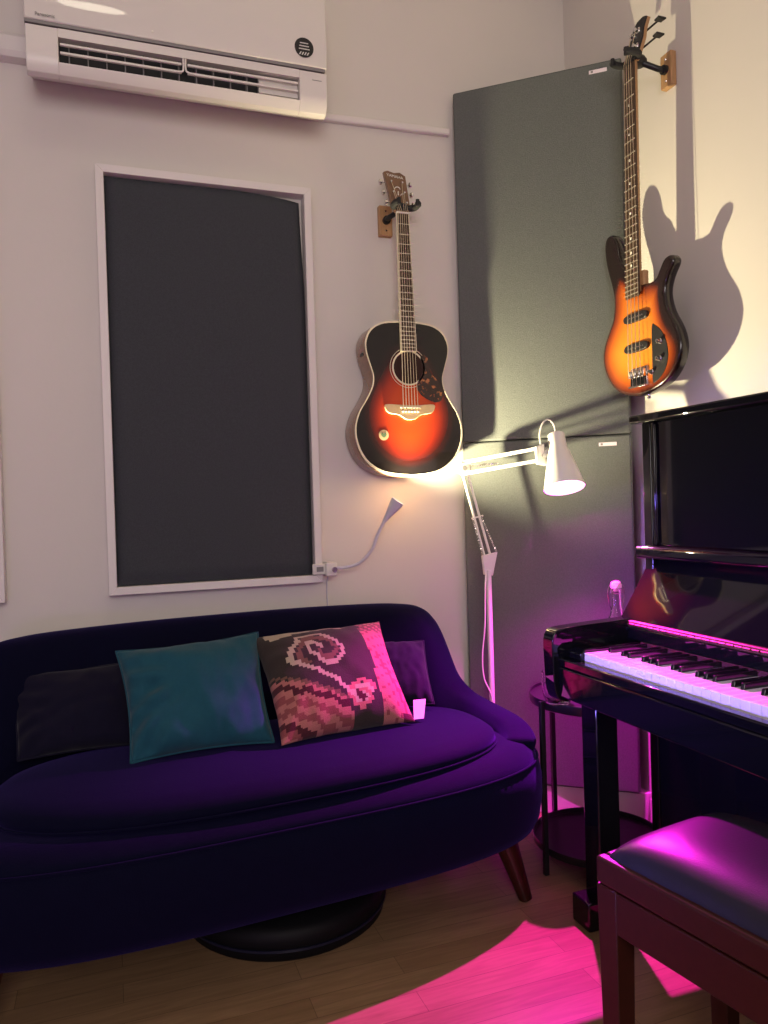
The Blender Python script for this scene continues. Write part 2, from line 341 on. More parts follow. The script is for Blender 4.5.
# ------------------------------------------------------------------ framed acoustic panels on the back wall
def framed(x0, x1, z0, z1, label):
    t = thing('framed_acoustic_panel', label, 'acoustic panel', ((x0+x1)/2, YB-0.02, z0), group='white framed acoustic panels on the back wall')
    f, yf, yb = 0.024, 2.452, 2.499
    w_ = MB()
    w_.hexa([(x0, yf, z0), (x1, yf, z0), (x1, yb, z0), (x0, yb, z0), (x0+f, yf, z0+f), (x1-f, yf, z0+f), (x1-f, yb, z0+f), (x0+f, yb, z0+f)]).build('frame_rail', M['white'], t, bevel=0.0012, smooth=30)
    MB().hexa([(x0+f, yf, z1-f), (x1-f, yf, z1-f), (x1-f, yb, z1-f), (x0+f, yb, z1-f), (x0, yf, z1), (x1, yf, z1), (x1, yb, z1), (x0, yb, z1)]).build('frame_rail', M['white'], t, bevel=0.0012, smooth=30)
    MB().hexa([(x0, yf, z0), (x0+f, yf, z0+f), (x0+f, yb, z0+f), (x0, yb, z0), (x0, yf, z1), (x0+f, yf, z1-f), (x0+f, yb, z1-f), (x0, yb, z1)]).build('frame_rail', M['white'], t, bevel=0.0012, smooth=30)
    MB().hexa([(x1-f, yf, z0+f), (x1, yf, z0), (x1, yb, z0), (x1-f, yb, z0+f), (x1-f, yf, z1-f), (x1, yf, z1), (x1, yb, z1), (x1-f, yb, z1-f)]).build('frame_rail', M['white'], t, bevel=0.0012, smooth=30)
    # padded fabric: pillow-shaped, top right corner pulled in a little
    rings = []
    nx, nz = 30, 50; g = {}
    m = MB(); a, b, c, d = x0+f+0.002, x1-f-0.003, z0+f+0.002, z1-f-0.004
    def pt(i, j):
        u, v = i/nx, j/nz
        x = lerp(a, b, u); z = lerp(c, d, v)
        e = min(1, min(u, 1-u)*(b-a)/0.02)*1.0; e2 = min(1, min(v, 1-v)*(d-c)/0.02)
        k = sqrt(max(0, 1-(1-e)**2))*sqrt(max(0, 1-(1-e2)**2))
        z -= 0.018*max(0, (u-0.6)/0.4)**2.2*smoothstep(0.93, 1, v)
        x -= 0.010*smoothstep(0.92, 1, u)*smoothstep(0.7, 1, v)
        return Vector((x, 2.475-0.013*k-0.002*noise.noise(Vector((x*4, 0, z*4))), z))
    V = [[m.bm.verts.new(pt(i, j)) for j in range(nz+1)] for i in range(nx+1)]
    for i in range(nx):
        for j in range(nz): m.bm.faces.new((V[i][j], V[i+1][j], V[i+1][j+1], V[i][j+1]))
    edge = [V[i][0] for i in range(nx+1)]+[V[nx][j] for j in range(1, nz+1)]+[V[i][nz] for i in range(nx-1, -1, -1)]+[V[0][j] for j in range(nz-1, 0, -1)]
    bk = [m.bm.verts.new((v.co.x, 2.498, v.co.z)) for v in edge]
    for i in range(len(edge)): m.bm.faces.new((edge[i], edge[(i+1) % len(edge)], bk[(i+1) % len(edge)], bk[i]))
    m.bm.faces.new(bk)
    m.build('fabric_pad', M['panel'], t, smooth=60)
    return t
framed(-0.003, 0.668, 0.846, 2.155, 'dark grey fabric panel in a white frame between the air conditioner and the sofa')
framed(-0.95, -0.287, 0.846, 2.155, 'white framed fabric panel cut off by the left edge of the photo')

# ------------------------------------------------------------------ tall panels across the corner
PA, PB = Vector((1.206, 2.472, 0)), Vector((1.652, 2.103, 0))
pd = (PB-PA).normalized(); pn = Vector((-pd.y, pd.x, 0))
if pn.y > 0: pn = -pn
def tall(z0, z1, label, lx):
    t = thing('tall_acoustic_panel', label, 'acoustic panel', tuple((PA+PB)/2+Vector((0, 0, z0))), group='tall fabric panels across the corner')
    th = 0.045
    a, b = PA-pn*th+pd*0.022, PB-pn*th+pd*0.0
    MB().hexa([(*(p.xy), z) for z in (z0, z1) for p in (a, PA, PB, b)]).build('fabric_slab', M['panel2'], t, bevel=0.007, seg=3)
    c = PB+pn*0.0002-pd*lx; zz = z1-0.030
    MB().hexa([(*(p.xy), z) for z in (zz-0.006, zz+0.006) for p in (c, c+pn*0.001, c+pn*0.001+pd*0.058, c+pd*0.058)]).build('white_label', M['tag'], t)['label'] = 'small white maker label near the top right corner'
    cm = c+pn*0.001+pd*0.006
    MB().hexa([(*(p.xy), z) for z in (zz-0.0035, zz+0.0035) for p in (cm, cm+pn*0.0004, cm+pn*0.0004+pd*0.007, cm+pd*0.007)]).build('label_mark', M['acgrey'], t)
tall(0.10, 1.310, 'lower tall grey fabric panel behind the white floor lamp', 0.105)
tall(1.313, 2.562, 'upper tall grey fabric panel in the corner between the two guitars', 0.105)

# ------------------------------------------------------------------ guitars
def outline_fill(m, outline2d, to3, inner, rings=18):
    """disc mesh of nested shrunk outlines"""
    R = []
    c = Vector(inner)
    for k in range(rings):
        s = 1-k/rings
        R.append([m.bm.verts.new(to3((c.x+(p.x-c.x)*s, c.y+(p.y-c.y)*s))) for p in outline2d])
    n = len(outline2d); cv = m.bm.verts.new(to3((c.x, c.y)))
    for A, B in zip(R, R[1:]):
        for i in range(n): m.bm.faces.new((A[i], A[(i+1) % n], B[(i+1) % n], B[i]))
    for i in range(n): m.bm.faces.new((R[-1][i], R[-1][(i+1) % n], cv))

GX, GY = 0.970, 2.385      # acoustic guitar centre line and face plane
ag = thing('acoustic_guitar', 'sunburst acoustic guitar hanging on the wall between framed panel and corner', 'guitar', (GX, 2.44, 1.213))
half = [(0.0, 1.713), (0.045, 1.712), (0.095, 1.704), (0.130, 1.682), (0.148, 1.648), (0.149, 1.612), (0.136, 1.565), (0.126, 1.528), (0.130, 1.492), (0.152, 1.448), (0.180, 1.402), (0.194, 1.350), (0.187, 1.297), (0.159, 1.245), (0.110, 1.210), (0.055, 1.196), (0.0, 1.192)]
hs = spline([(x, z, 0) for x, z in half], 4)
ol = [Vector((GX+p.x, p.y)) for p in hs] + [Vector((GX-p.x, p.y)) for p in hs[::-1][1:-1]]
def g3(y): return lambda q: (q[0], y, q[1])
m = MB(); n = len(ol)
rings = []
for y, s in ((GY, 1.0), (GY+0.004, 1.004), (GY+0.104, 1.010), (GY+0.110, 1.000)):
    rings.append([(GX+(p.x-GX)*s, y+(0 if y < GY+0.05 else -0.012*smoothstep(1.45, 1.72, p.y)), 1.46+(p.y-1.46)*s) for p in ol])
m.loft(rings)
m.build('body_sides', M['sidewood'], ag, smooth=40)
m = MB(); outline_fill(m, [Vector((GX+(p.x-GX)*0.985, 1.46+(p.y-1.46)*0.988)) for p in ol], g3(GY-0.0012), (GX, 1.42), 40)
BK = (0.006, 0.004, 0.004)
def burst_ac(co, p):
    x, z = co.x, co.z+1.213
    zc = 1.40
    rz = 0.235 if z > zc else 0.165
    rx = 0.152 if z < zc else 0.152*(1-0.25*smoothstep(zc, zc+0.2, z))
    r = sqrt((x/rx)**2+((z-zc)/rz)**2)
    return ramp([(0.0, (0.62, 0.072, 0.008)), (0.45, (0.56, 0.054, 0.007)), (0.68, (0.38, 0.027, 0.006)), (0.83, (0.15, 0.011, 0.005)), (0.96, (0.03, 0.005, 0.004)), (1.1, BK)], r)
m.build('soundboard', M['burst'], ag, pigment=burst_ac, smooth=0)
m = MB()
for s0, s1, y0, y1 in ((0.982, 1.006, GY-0.0022, GY+0.0045),):
    A = [[(GX+(p.x-GX)*s, y, 1.46+(p.y-1.46)*s) for p in ol] for s, y in ((s0, y0), (s1, y0), (s1, y1), (s0, y1))]
    m.loft(A+[A[0]], cap0=False, cap1=False)
m.build('binding', M['binding'], ag, smooth=40)
HC = (GX+0.001, GY-0.0018, 1.557)
MB().lathe(HC, (0, -1, 0), [(0, 0), (0, 0.054), (0.0004, 0.054), (0.0004, 0)], 36).build('soundhole', mat('soundhole_dark', (0.025, 0.007, 0.004), rough=0.8), ag)
MB().lathe(HC, (0, -1, 0), [(0, 0.054), (0.001, 0.054), (0.001, 0.0595), (0, 0.0595)], 40, close=True).build('rosette', M['binding'], ag)
MB().lathe(HC, (0, -1, 0), [(0, 0.066), (0.0006, 0.066), (0.0006, 0.0675), (0, 0.0675)], 40, close=True).build('rosette', M['binding'], ag)
pg = spline([(GX+0.045, 1.595, 0), (GX+0.066, 1.60, 0), (GX+0.075, 1.575, 0), (GX+0.080, 1.545, 0), (GX+0.107, 1.515, 0), (GX+0.123, 1.478, 0), (GX+0.118, 1.450, 0), (GX+0.092, 1.443, 0), (GX+0.050, 1.462, 0), (GX+0.028, 1.492, 0), (GX+0.040, 1.522, 0), (GX+0.055, 1.555, 0)], 4, closed=True)
MB().prism([(p.x, GY-0.0016, p.y) for p in pg], (0, -0.0012, 0)).build('pickguard', M['tortoise'], ag)
bp_ = spline([(GX-0.086, 1.432, 0), (GX-0.03, 1.431, 0), (GX+0.03, 1.431, 0), (GX+0.086, 1.434, 0), (GX+0.089, 1.418, 0), (GX+0.075, 1.404, 0), (GX+0.040, 1.398, 0), (GX+0.018, 1.384, 0), (GX, 1.381, 0), (GX-0.018, 1.384, 0), (GX-0.040, 1.397, 0), (GX-0.075, 1.403, 0), (GX-0.088, 1.416, 0)], 4, closed=True)
br = MB().prism([(p.x, GY-0.0016, p.y) for p in bp_], (0, -0.008, 0)).build('bridge', M['bridgew'], ag, bevel=0.001)
MB().box((GX-0.036, GY-0.0125, 1.421), (GX+0.036, GY-0.0095, 1.4245)).build('saddle', M['pearl'], br)
for k in range(6):
    MB().lathe((GX-0.027+k*0.0108, GY-0.0095, 1.409), (0, -1, 0), [(0, 0.0), (0, 0.0028), (0.003, 0.0034), (0.0045, 0)], 10).build('bridge_pin', M['pearl'], br)
# neck and fretboard
NZ0, NZ1 = 1.612, 2.073
def fb(z): t = (z-NZ0)/(NZ1-NZ0); return 0.0275-0.0060*t
def gx(z): return GX-0.008*smoothstep(1.6, 2.1, z)
m = MB(); R = []
for z in [1.66+i*(2.10-1.66)/10 for i in range(11)]:
    c = gx(z); w_ = fb(z)-0.001; dp = 0.020+0.004*(2.1-z)/0.44
    R.append([(c+w_*cos(a), GY-0.006+dp*sin(a), z) for a in [pi*k/10 for k in range(11)]])
m.loft(R).build('neck', M['maple'], ag, smooth=60)
MB().hexa([(gx(z)+sx*fb(z), y, z) for z in (NZ0, NZ1) for sx, y in ((-1, GY-0.0125), (1, GY-0.0125), (1, GY-0.002), (-1, GY-0.002))]).build('fretboard', M['rosewood'], ag, bevel=0.0008)
SL = 2*(NZ1-1.745)
fz = [NZ1-SL*(1-2**(-k/12)) for k in range(1, 21)]
for z in fz:
    if z > NZ0: MB().box((gx(z)-fb(z), GY-0.0142, z-0.0013), (gx(z)+fb(z), GY-0.012, z+0.0013)).build('fret', M['fret'], ag)
m = MB()
for s in (-1, 1): m.hexa([(gx(z)+s*fb(z)+dx, y, z) for z in (NZ0, NZ1) for dx, y in ((-0.0012, GY-0.0132), (0.0012, GY-0.0132), (0.0012, GY-0.004), (-0.0012, GY-0.004))])
m.box((GX-0.0275, GY-0.0132, NZ0-0.002), (GX+0.0275, GY-0.002, NZ0+0.001))
m.build('fretboard_binding', M['binding'], ag)
MB().box((gx(2.09)-0.0225, GY-0.0155, 2.071), (gx(2.09)+0.0225, GY-0.004, 2.077)).build('nut', M['pearl'], ag, bevel=0.0008)
# headstock leans back
def hd(x, z, d): return (gx(2.09)+x-0.1*(z-2.089), GY-0.010+0.22*(z-2.089)+d, z-0.012)
ho = [(-0.0225, 2.089), (-0.033, 2.108), (-0.037, 2.232), (-0.022, 2.238), (0, 2.232), (0.022, 2.236), (0.040, 2.224), (0.033, 2.106), (0.0225, 2.089)]
m = MB(); A = [m.bm.verts.new(hd(x, z, 0)) for x, z in ho]; B = [m.bm.verts.new(hd(x, z, 0.015)) for x, z in ho]
m.bm.faces.new(A); m.bm.faces.new(B[::-1])
for i in range(len(ho)): m.bm.faces.new((A[i], A[(i+1) % len(ho)], B[(i+1) % len(ho)], B[i]))
hs_ = m.build('headstock', M['headwood'], ag, bevel=0.0015)
text('headstock_name', 'YAMAHA', 0.0145, hd(0.0, 2.218, -0.0012), (1, 0, -0.1), (-0.1, 0.22, 1), M['pearl'], hs_, 0.0003)
m = MB()
for (a, b, c, d) in ((-0.012, 2.172, 0.003, 2.180), (0.003, 2.180, 0.010, 2.172), (-0.002, 2.150, 0.001, 2.164), (-0.010, 2.128, 0.004, 2.142), (0.006, 2.150, 0.018, 2.156)):
    m.tube([hd(a, b, -0.0008), hd((a+c)/2, (b+d)/2+0.003, -0.0008), hd(c, d, -0.0008)], 0.0017, 6)
m.build('headstock_inlay', M['pearl'], hs_)
for s in (-1, 1):
    for k in range(3):
        z = 2.122+k*0.037
        p = Vector(hd(s*(0.033+0.002*k), z, 0.008)); q = p+Vector((s*0.010, 0, 0))
        tp = MB().cyl(p-Vector((s*0.008, 0, 0)), q, 0.0022, 8).build('tuning_peg', M['chrome'], ag)
        MB().lathe(q, (s, 0, 0), [(0, 0), (0, 0.005), (0.003, 0.0098), (0.009, 0.0098), (0.012, 0.006), (0.012, 0)], 14).build('peg_button', M['chrome'], tp)
        MB().cyl(Vector(hd(s*0.020, z, 0.001)), Vector(hd(s*0.020, z, -0.010)), 0.0032, 10).build('string_post', M['chrome'], tp)
for k in range(6):
    x = -0.0265+k*0.0106; xn = gx(2.088)-0.018+k*0.0072
    MB().tube([hd((-0.019 if k < 3 else 0.019)*1.0, 2.122+(k if k < 3 else 5-k)*0.037, -0.006), (xn, GY-0.0162, 2.077), (GX+x, GY-0.0135, 1.424), (GX+x, GY-0.010, 1.411)], 0.0007+0.00012*(5-k), 5).build('string', M['string'], ag)
MB().lathe((GX-0.095, GY-0.0015, 1.330), (0, -1, 0), [(0, 0), (0, 0.0175), (0.0006, 0.0175), (0.0006, 0)], 28).build('round_sticker', M['bridgew'], ag)['label'] = 'round cream sticker on the lower bout'
m = MB(); hp = spline([(GX-0.095, 1.321, 0), (GX-0.105, 1.331, 0), (GX-0.100, 1.339, 0), (GX-0.095, 1.334, 0), (GX-0.090, 1.339, 0), (GX-0.085, 1.331, 0)], 3, closed=True)
m.prism([(p.x, GY-0.0023, p.y) for p in hp], (0, -0.0004, 0)).build('sticker_print', M['greenp'], ag)
MB().lathe((GX-0.01, GY+0.05, 1.209), (0, 0, -1), [(0, 0), (0, 0.005), (0.006, 0.004), (0.009, 0.007), (0.012, 0.006), (0.013, 0)], 14).build('strap_button', M['chrome'], ag)
MB().box((GX-0.1495, GY+0.030, 1.600), (GX-0.146, GY+0.062, 1.640)).build('preamp_panel', M['black'], ag, bevel=0.001)

def hanger(block_c, bsz, facing, yoke_c, span, label, drop=0.0):
    """wooden block on the wall, arm and padded yoke; facing = unit vector out of the wall"""
    f = Vector(facing); side = Vector((0, 0, 1)).cross(f); bc = Vector(block_c); yc = Vector(yoke_c)
    t = thing('guitar_hanger', label, 'guitar hanger', tuple(bc-Vector((0, 0, bsz[1]/2))), group='wooden block guitar hangers')
    th = 0.022; pts = []
    for dz in (-bsz[1]/2, bsz[1]/2):
        for a, b in ((-1, 0), (-1, 1), (1, 1), (1, 0)):
            pts.append(bc+side*(a*bsz[0]/2)+f*(b*th)+Vector((0, 0, dz)))
    MB().hexa(pts).build('wood_block', M['oak'], t, bevel=0.003, seg=3)
    for dz in (-bsz[1]*0.32, bsz[1]*0.32):
        p = bc+f*th+Vector((0, 0, dz)); MB().lathe(p, f, [(0, 0), (0, 0.004), (0.0015, 0.003), (0.0015, 0)], 12).build('screw', M['chrome'], t)
    back = yc-f*0.012
    MB().cyl(bc+f*(th-0.001), bc+f*(th+0.012), 0.014, 18).build('flange', M['black'], t)
    MB().tube(spline([bc+f*(th+0.005), (bc+f*(th+0.03)), back-f*0.012, back], 5), 0.009, 12).build('arm', M['black'], t)
    m = MB(); m.lathe(back-f*0.042, f, [(0, 0), (0, 0.014), (0.012, 0.020), (0.040, 0.020), (0.05, 0.012), (0.05, 0)], 18); m.build('swivel', M['black'], t)
    u = [back-side*0.0]
    for s in (-1, 1):
        P = spline([back, back+side*(s*span*0.6), back+side*(s*span)+f*0.012, back+side*(s*span*1.02)+f*0.040, back+side*(s*span*0.85)+f*0.052], 5)
        MB().tube(P, [0.0105]*(len(P)-1)+[0.009], 10).build('yoke_arm', M['rubber'], t)
        MB().cyl(P[-1]-Vector((0, 0, 0.010)), P[-1]+Vector((0, 0, 0.012)), 0.0065, 12).build('end_stop', M['black'], t)
    return t
hanger((0.941, 2.4995, 2.083), (0.048, 0.105), (0, -1, 0), (0.966, 2.370, 2.094), 0.039, 'pale wooden block hanger with padded yoke holding the acoustic guitar')

# ---- bass on the right wall
BX = 1.573
bg = thing('bass_guitar', 'orange and black sunburst four string bass hanging on the right wall above the piano', 'bass guitar', (1.60, 1.955, 1.414))
bo = [(2.009, 1.834), (2.034, 1.863), (2.045, 1.909), (2.062, 1.944), (2.087, 1.958), (2.108, 1.948), (2.115, 1.915), (2.107, 1.859), (2.084, 1.789), (2.073, 1.74), (2.080, 1.685), (2.105, 1.645), (2.130, 1.604), (2.139, 1.564), (2.131, 1.521), (2.1, 1.47), (2.055, 1.436), (2.004, 1.420), (1.950, 1.414), (1.890, 1.422), (1.832, 1.442), (1.790, 1.482), (1.772, 1.534), (1.784, 1.588), (1.820, 1.650), (1.834, 1.704), (1.822, 1.745), (1.798, 1.778), (1.797, 1.797), (1.812, 1.808), (1.836, 1.802), (1.856, 1.778), (1.872, 1.758), (1.898, 1.752), (1.926, 1.756), (1.960, 1.770), (1.990, 1.800)]
bs = spline([(a, b, 0) for a, b in bo], 3, closed=True)
cb = Vector((1.955, 1.58))
def off(pts, d):       # inset by normal
    out = []; n = len(pts)
    for i, p in enumerate(pts):
        t = (pts[(i+1) % n]-pts[i-1]).normalized(); nn = Vector((-t.y, t.x))
        out.append(Vector((p.x, p.y))+nn*d)
    return out
b2 = [Vector((p.x, p.y)) for p in bs]
area = sum(b2[i-1].x*b2[i].y-b2[i].x*b2[i-1].y for i in range(len(b2)))
sg = 1 if area > 0 else -1
def off2(d): return off([Vector((p.x, p.y, 0)) for p in bs], d*sg)
m = MB(); prof = [(0.0, 0.0065), (0.002, 0.0035), (0.006, 0.001), (0.012, 0.0), (0.028, 0.0), (0.034, 0.003), (0.038, 0.009)]
R = [[(BX+dx, q.x, q.y) for q in off2(d)] for dx, d in prof]
m.loft(R, cap0=False)
# face as triangulated fill of the front ring, refined
from mathutils.geometry import delaunay_2d_cdt
ring0 = off2(0.0)
edge2 = [Vector((p[1], p[2])) for p in R[0]]
def inside(q, poly):
    c = False
    for i in range(len(poly)):
        a_, b_ = poly[i-1], poly[i]
        if (a_.y > q.y) != (b_.y > q.y) and q.x < (b_.x-a_.x)*(q.y-a_.y)/(b_.y-a_.y)+a_.x: c = not c
    return c
def seg_d(p, poly):
    best = 9
    for i in range(len(poly)):
        a, b = poly[i-1], poly[i]; ab = b-a; t = max(0, min(1, (p-a).dot(ab)/max(ab.length_squared, 1e-9))); best = min(best, (p-a-ab*t).length)
    return best
gp = [Vector((1.76+i*0.0075, 1.40+j*0.0075)) for i in range(54) for j in range(78)]
gp = [q for q in gp if inside(q, edge2) and seg_d(q, edge2) > 0.003]
n0 = len(edge2)
vs_, es_, fs_, *_r = delaunay_2d_cdt(edge2+gp, [(i, (i+1) % n0) for i in range(n0)], [], 1, 1e-6)
vv_ = [m.bm.verts.new((BX, q.x, q.y)) for q in vs_]
for f_ in fs_: m.bm.faces.new([vv_[i] for i in f_])
def burst_bass(co, p):
    x, y, z = co.x+1.60, co.y+1.955, co.z+1.414
    if x > BX+0.016: return (0.008, 0.005, 0.005)
    q = Vector((y, z)); e = seg_d(q, ring0)
    s = e
    # darker toward horns and pushed darker on the control side
    s -= 0.055*smoothstep(1.74, 1.84, z)
    s -= 0.045*smoothstep(1.90, 1.82, y)*smoothstep(1.45, 1.7, z)
    return ramp([(0.0, (0.010, 0.005, 0.005)), (0.010, (0.05, 0.010, 0.006)), (0.024, (0.19, 0.030, 0.007)), (0.045, (0.40, 0.085, 0.009)), (0.072, (0.54, 0.155, 0.014)), (0.105, (0.60, 0.20, 0.020))], s)
m.build('body', M['burst'], bg, pigment=burst_bass, smooth=50)
BZ0, BZ1 = 1.722, 2.440
def bw(z): t = (z-BZ0)/(BZ1-BZ0); return 0.0315-0.0105*t
def by(z): return 1.966-0.013*(z-BZ0)/(BZ1-BZ0)
def bstrip(y0, y1, z0, z1, xa, xb):   # oriented board following the neck taper
    return [(xa if k in (0, 3) else xb, by(z)+(y0(z) if k in (0, 1) else y1(z)), z) for z in (z0, z1) for k in range(4)]
R = []
for i in range(11):
    z = 1.735+i*(2.445-1.735)/10
    R.append([(BX-0.006+0.022*sin(a), by(z)+(bw(z)-0.001)*cos(a), z) for a in [pi*k/10 for k in range(11)]])
MB().loft(R).build('neck', M['maple'], bg, smooth=60)
MB().box((BX+0.001, 1.925, 1.70), (BX+0.022, 2.0, 1.80)).build('neck_heel', M['maple'], bg, bevel=0.006)
MB().hexa(bstrip(bw, lambda z: -bw(z), BZ0, BZ1, BX-0.013, BX-0.005)).build('fretboard', M['rosewood'], bg, bevel=0.0008)
BSL = 0.945
for k in range(1, 25):
    z = BZ1-BSL*(1-2**(-k/12))
    if z > BZ0+0.003: MB().box((BX-0.0148, by(z)-bw(z), z-0.0013), (BX-0.012, by(z)+bw(z), z+0.0013)).build('fret', M['fret'], bg)
for k in (3, 5, 7, 9, 12, 15, 17, 19):
    z = BZ1-BSL*(1-(2**(-k/12)+2**(-(k-1)/12))/2)
    MB().lathe((BX-0.0130, by(z), z), (-1, 0, 0), [(0, 0), (0, 0.0042), (0.0006, 0.0042), (0.0006, 0)], 12).build('inlay_dot', M['pearl'], bg)
MB().box((BX-0.0165, by(BZ1)-0.021, BZ1-0.002), (BX-0.006, by(BZ1)+0.021, BZ1+0.004)).build('nut', M['black'], bg)
def bh(y, z, d):
    z = 2.444+(z-2.444)*0.76
    return (BX-0.006+0.16*(z-2.444)+d, y, z)
hb = [(1.974, 2.444), (1.984, 2.475), (1.976, 2.515), (1.962, 2.545), (1.955, 2.585), (1.940, 2.604), (1.915, 2.607), (1.898, 2.598), (1.908, 2.560), (1.908, 2.520), (1.920, 2.475), (1.932, 2.444)]
m = MB(); A = [m.bm.verts.new(bh(y, z, 0)) for y, z in hb]; B = [m.bm.verts.new(bh(y, z, 0.006)) for y, z in hb]; C2 = [m.bm.verts.new(bh(y, z, 0.0061)) for y, z in hb]
m.bm.faces.new(A); m.bm.faces.new(B[::-1])
for i in range(len(hb)): m.bm.faces.new((A[i], A[(i+1) % len(hb)], B[(i+1) % len(hb)], B[i]))
hf = m.build('headstock_face', M['black'], bg)
m = MB(); A = [m.bm.verts.new(bh(y, z, 0.006)) for y, z in hb]; B = [m.bm.verts.new(bh(y, z, 0.018)) for y, z in hb]
m.bm.faces.new(A); m.bm.faces.new(B[::-1])
for i in range(len(hb)): m.bm.faces.new((A[i], A[(i+1) % len(hb)], B[(i+1) % len(hb)], B[i]))
m.build('headstock', M['maple'], bg, bevel=0.0015)
for (y, z, s) in ((1.928, 2.560, -1), (1.928, 2.495, -1), (1.950, 2.550, 1), (1.960, 2.490, 1)):
    tp = MB().cyl(bh(y, z, -0.001), bh(y, z, -0.014), 0.0065, 14).build('tuning_peg', M['chrome'], bg)
    MB().lathe(bh(y, z, -0.0005), (-1, 0, 0.16), [(0, 0), (0, 0.010), (0.002, 0.010), (0.002, 0)], 16).build('peg_washer', M['chrome'], tp)
    a = Vector(bh(y, z, 0.024)); b = a+Vector((0.006, s*0.050, 0.004))
    MB().cyl(a, b, 0.003, 8).build('peg_shaft', M['black'], tp)
    m = MB(); m.hexa([tuple(b+Vector(v)) for v in ((-0.013, 0, -0.003), (0.013, 0, -0.003), (0.015, s*0.022, -0.003), (-0.015, s*0.022, -0.003), (-0.013, 0, 0.003), (0.013, 0, 0.003), (0.015, s*0.022, 0.003), (-0.015, s*0.022, 0.003))])
    m.build('peg_key', M['black'], tp, bevel=0.002)
posts = [(1.960, 2.490), (1.950, 2.550), (1.928, 2.560), (1.928, 2.495)]
for k in range(4):
    yn = by(BZ1)+0.0155-k*0.0103; yb = 1.983-k*0.019
    MB().tube([bh(*posts[k], -0.010), (BX-0.0175, yn, BZ1+0.002), (BX-0.0195, yb, 1.490), (BX-0.012, yb, 1.470)], 0.0014-0.00018*k, 6).build('string', M['string'], bg)
for z in (1.659, 1.565):
    pts = spline([(2.002, z+0.012, 0), (1.96, z+0.0135, 0), (1.915, z+0.012, 0), (1.903, z, 0), (1.915, z-0.012, 0), (1.96, z-0.0135, 0), (2.002, z-0.012, 0), (2.014, z, 0)], 4, closed=True)
    pk = MB().prism([(BX+0.001, p.x, p.y) for p in pts], (-0.012, 0, 0)).build('pickup', M['black'], bg, bevel=0.002)
    m = MB()
    for k in range(8): m.cyl((BX-0.0105, 1.988-k*0.0085-(k//2)*0.002, z), (BX-0.0118, 1.988-k*0.0085-(k//2)*0.002, z), 0.0022, 8)
    m.build('pole_piece', M['chrome'], pk)
br = MB().box((BX-0.004, 1.917, 1.442), (BX+0.001, 1.993, 1.502)).build('bridge', M['chrome'], bg, bevel=0.001)
for k in range(4):
    yb = 1.983-k*0.019
    MB().box((BX-0.016, yb-0.0075, 1.470), (BX-0.004, yb+0.0075, 1.494)).build('saddle', M['chrome'], br, bevel=0.0015)
    MB().cyl((BX-0.009, yb, 1.444), (BX-0.009, yb, 1.470), 0.003, 8).build('saddle_screw', M['blackmetal'], br)
MB().box((BX-0.014, 1.917, 1.440), (BX-0.003, 1.993, 1.446)).build('bridge_lip', M['chrome'], br, bevel=0.001)
cp = spline([(1.889, 1.622, 0), (1.880, 1.618, 0), (1.848, 1.590, 0), (1.828, 1.548, 0), (1.826, 1.505, 0), (1.845, 1.468, 0), (1.880, 1.446, 0), (1.893, 1.450, 0), (1.893, 1.52, 0), (1.893, 1.60, 0)], 4, closed=True)
MB().prism([(BX+0.0005, p.x, p.y) for p in cp], (-0.0018, 0, 0)).build('control_plate', M['black'], bg)
for y, z in ((1.853, 1.563), (1.856, 1.512), (1.893, 1.478)):
    MB().lathe((BX-0.0015, y, z), (-1, 0, 0), [(0, 0), (0, 0.0085), (0.004, 0.0085), (0.006, 0.0065), (0.016, 0.006), (0.018, 0)], 18).build('knob', M['chrome'], bg)
MB().lathe((BX+0.019, 1.935, 1.416), (0, 0, -1), [(0, 0), (0, 0.005), (0.006, 0.004), (0.009, 0.007), (0.013, 0.006), (0.013, 0)], 14).build('strap_button', M['chrome'], bg)
hanger((1.6995, 1.925, 2.425), (0.048, 0.105), (-1, 0, 0), (1.566, 1.953, 2.455), 0.038, 'orange wooden block hanger with padded yoke holding the bass guitar')

# ------------------------------------------------------------------ gooseneck clip lamp
gl = thing('gooseneck_clip_lamp', 'small silver gooseneck reading lamp clipped to the framed panel corner', 'lamp', (0.67, 2.45, 0.88))
MB().box((0.632, 2.440, 0.872), (0.690, 2.4515, 0.908)).build('clamp', M['clampm'], gl, bevel=0.003)
MB().box((0.674, 2.425, 0.866), (0.712, 2.470, 0.912)).build('clamp_block', M['clampm'], gl, bevel=0.004)
MB().cyl((0.700, 2.424, 0.888), (0.700, 2.414, 0.888), 0.009, 14).build('clamp_screw', M['chrome'], gl)
MB().box((0.645, 2.438, 0.882), (0.668, 2.4405, 0.898)).build('clamp_grip', M['acgrey'], gl)
neckp = spline([(0.708, 2.43, 0.892), (0.745, 2.425, 0.893), (0.790, 2.415, 0.908), (0.828, 2.402, 0.950), (0.848, 2.396, 1.000), (0.874, 2.388, 1.050)], 6)
MB().tube(neckp, 0.0052, 10).build('gooseneck', M['goose'], gl)
ax = Vector((0.52, -0.26, 0.81)).normalized(); o0 = Vector((0.871, 2.390, 1.044))
MB().lathe(o0, ax, [(-0.004, 0), (-0.004, 0.006), (0.012, 0.0085), (0.035, 0.014), (0.062, 0.0205), (0.080, 0.0235), (0.080, 0.0215), (0.060, 0.018), (0.03, 0.009), (0.028, 0)], 28).build('lamp_head', M['goose'], gl)
MB().lathe(o0+ax*0.066, ax, [(0, 0), (0, 0.016), (0.003, 0.016), (0.006, 0.010), (0.006, 0)], 20).build('bulb', M['bulbwarm'], gl)
MB().tube(spline([(0.690, 2.462, 0.868), (0.688, 2.478, 0.82), (0.694, 2.488, 0.72), (0.696, 2.488, 0.60), (0.700, 2.488, 0.35)], 6), 0.0022, 6).build('power_cord', M['goose'], gl)
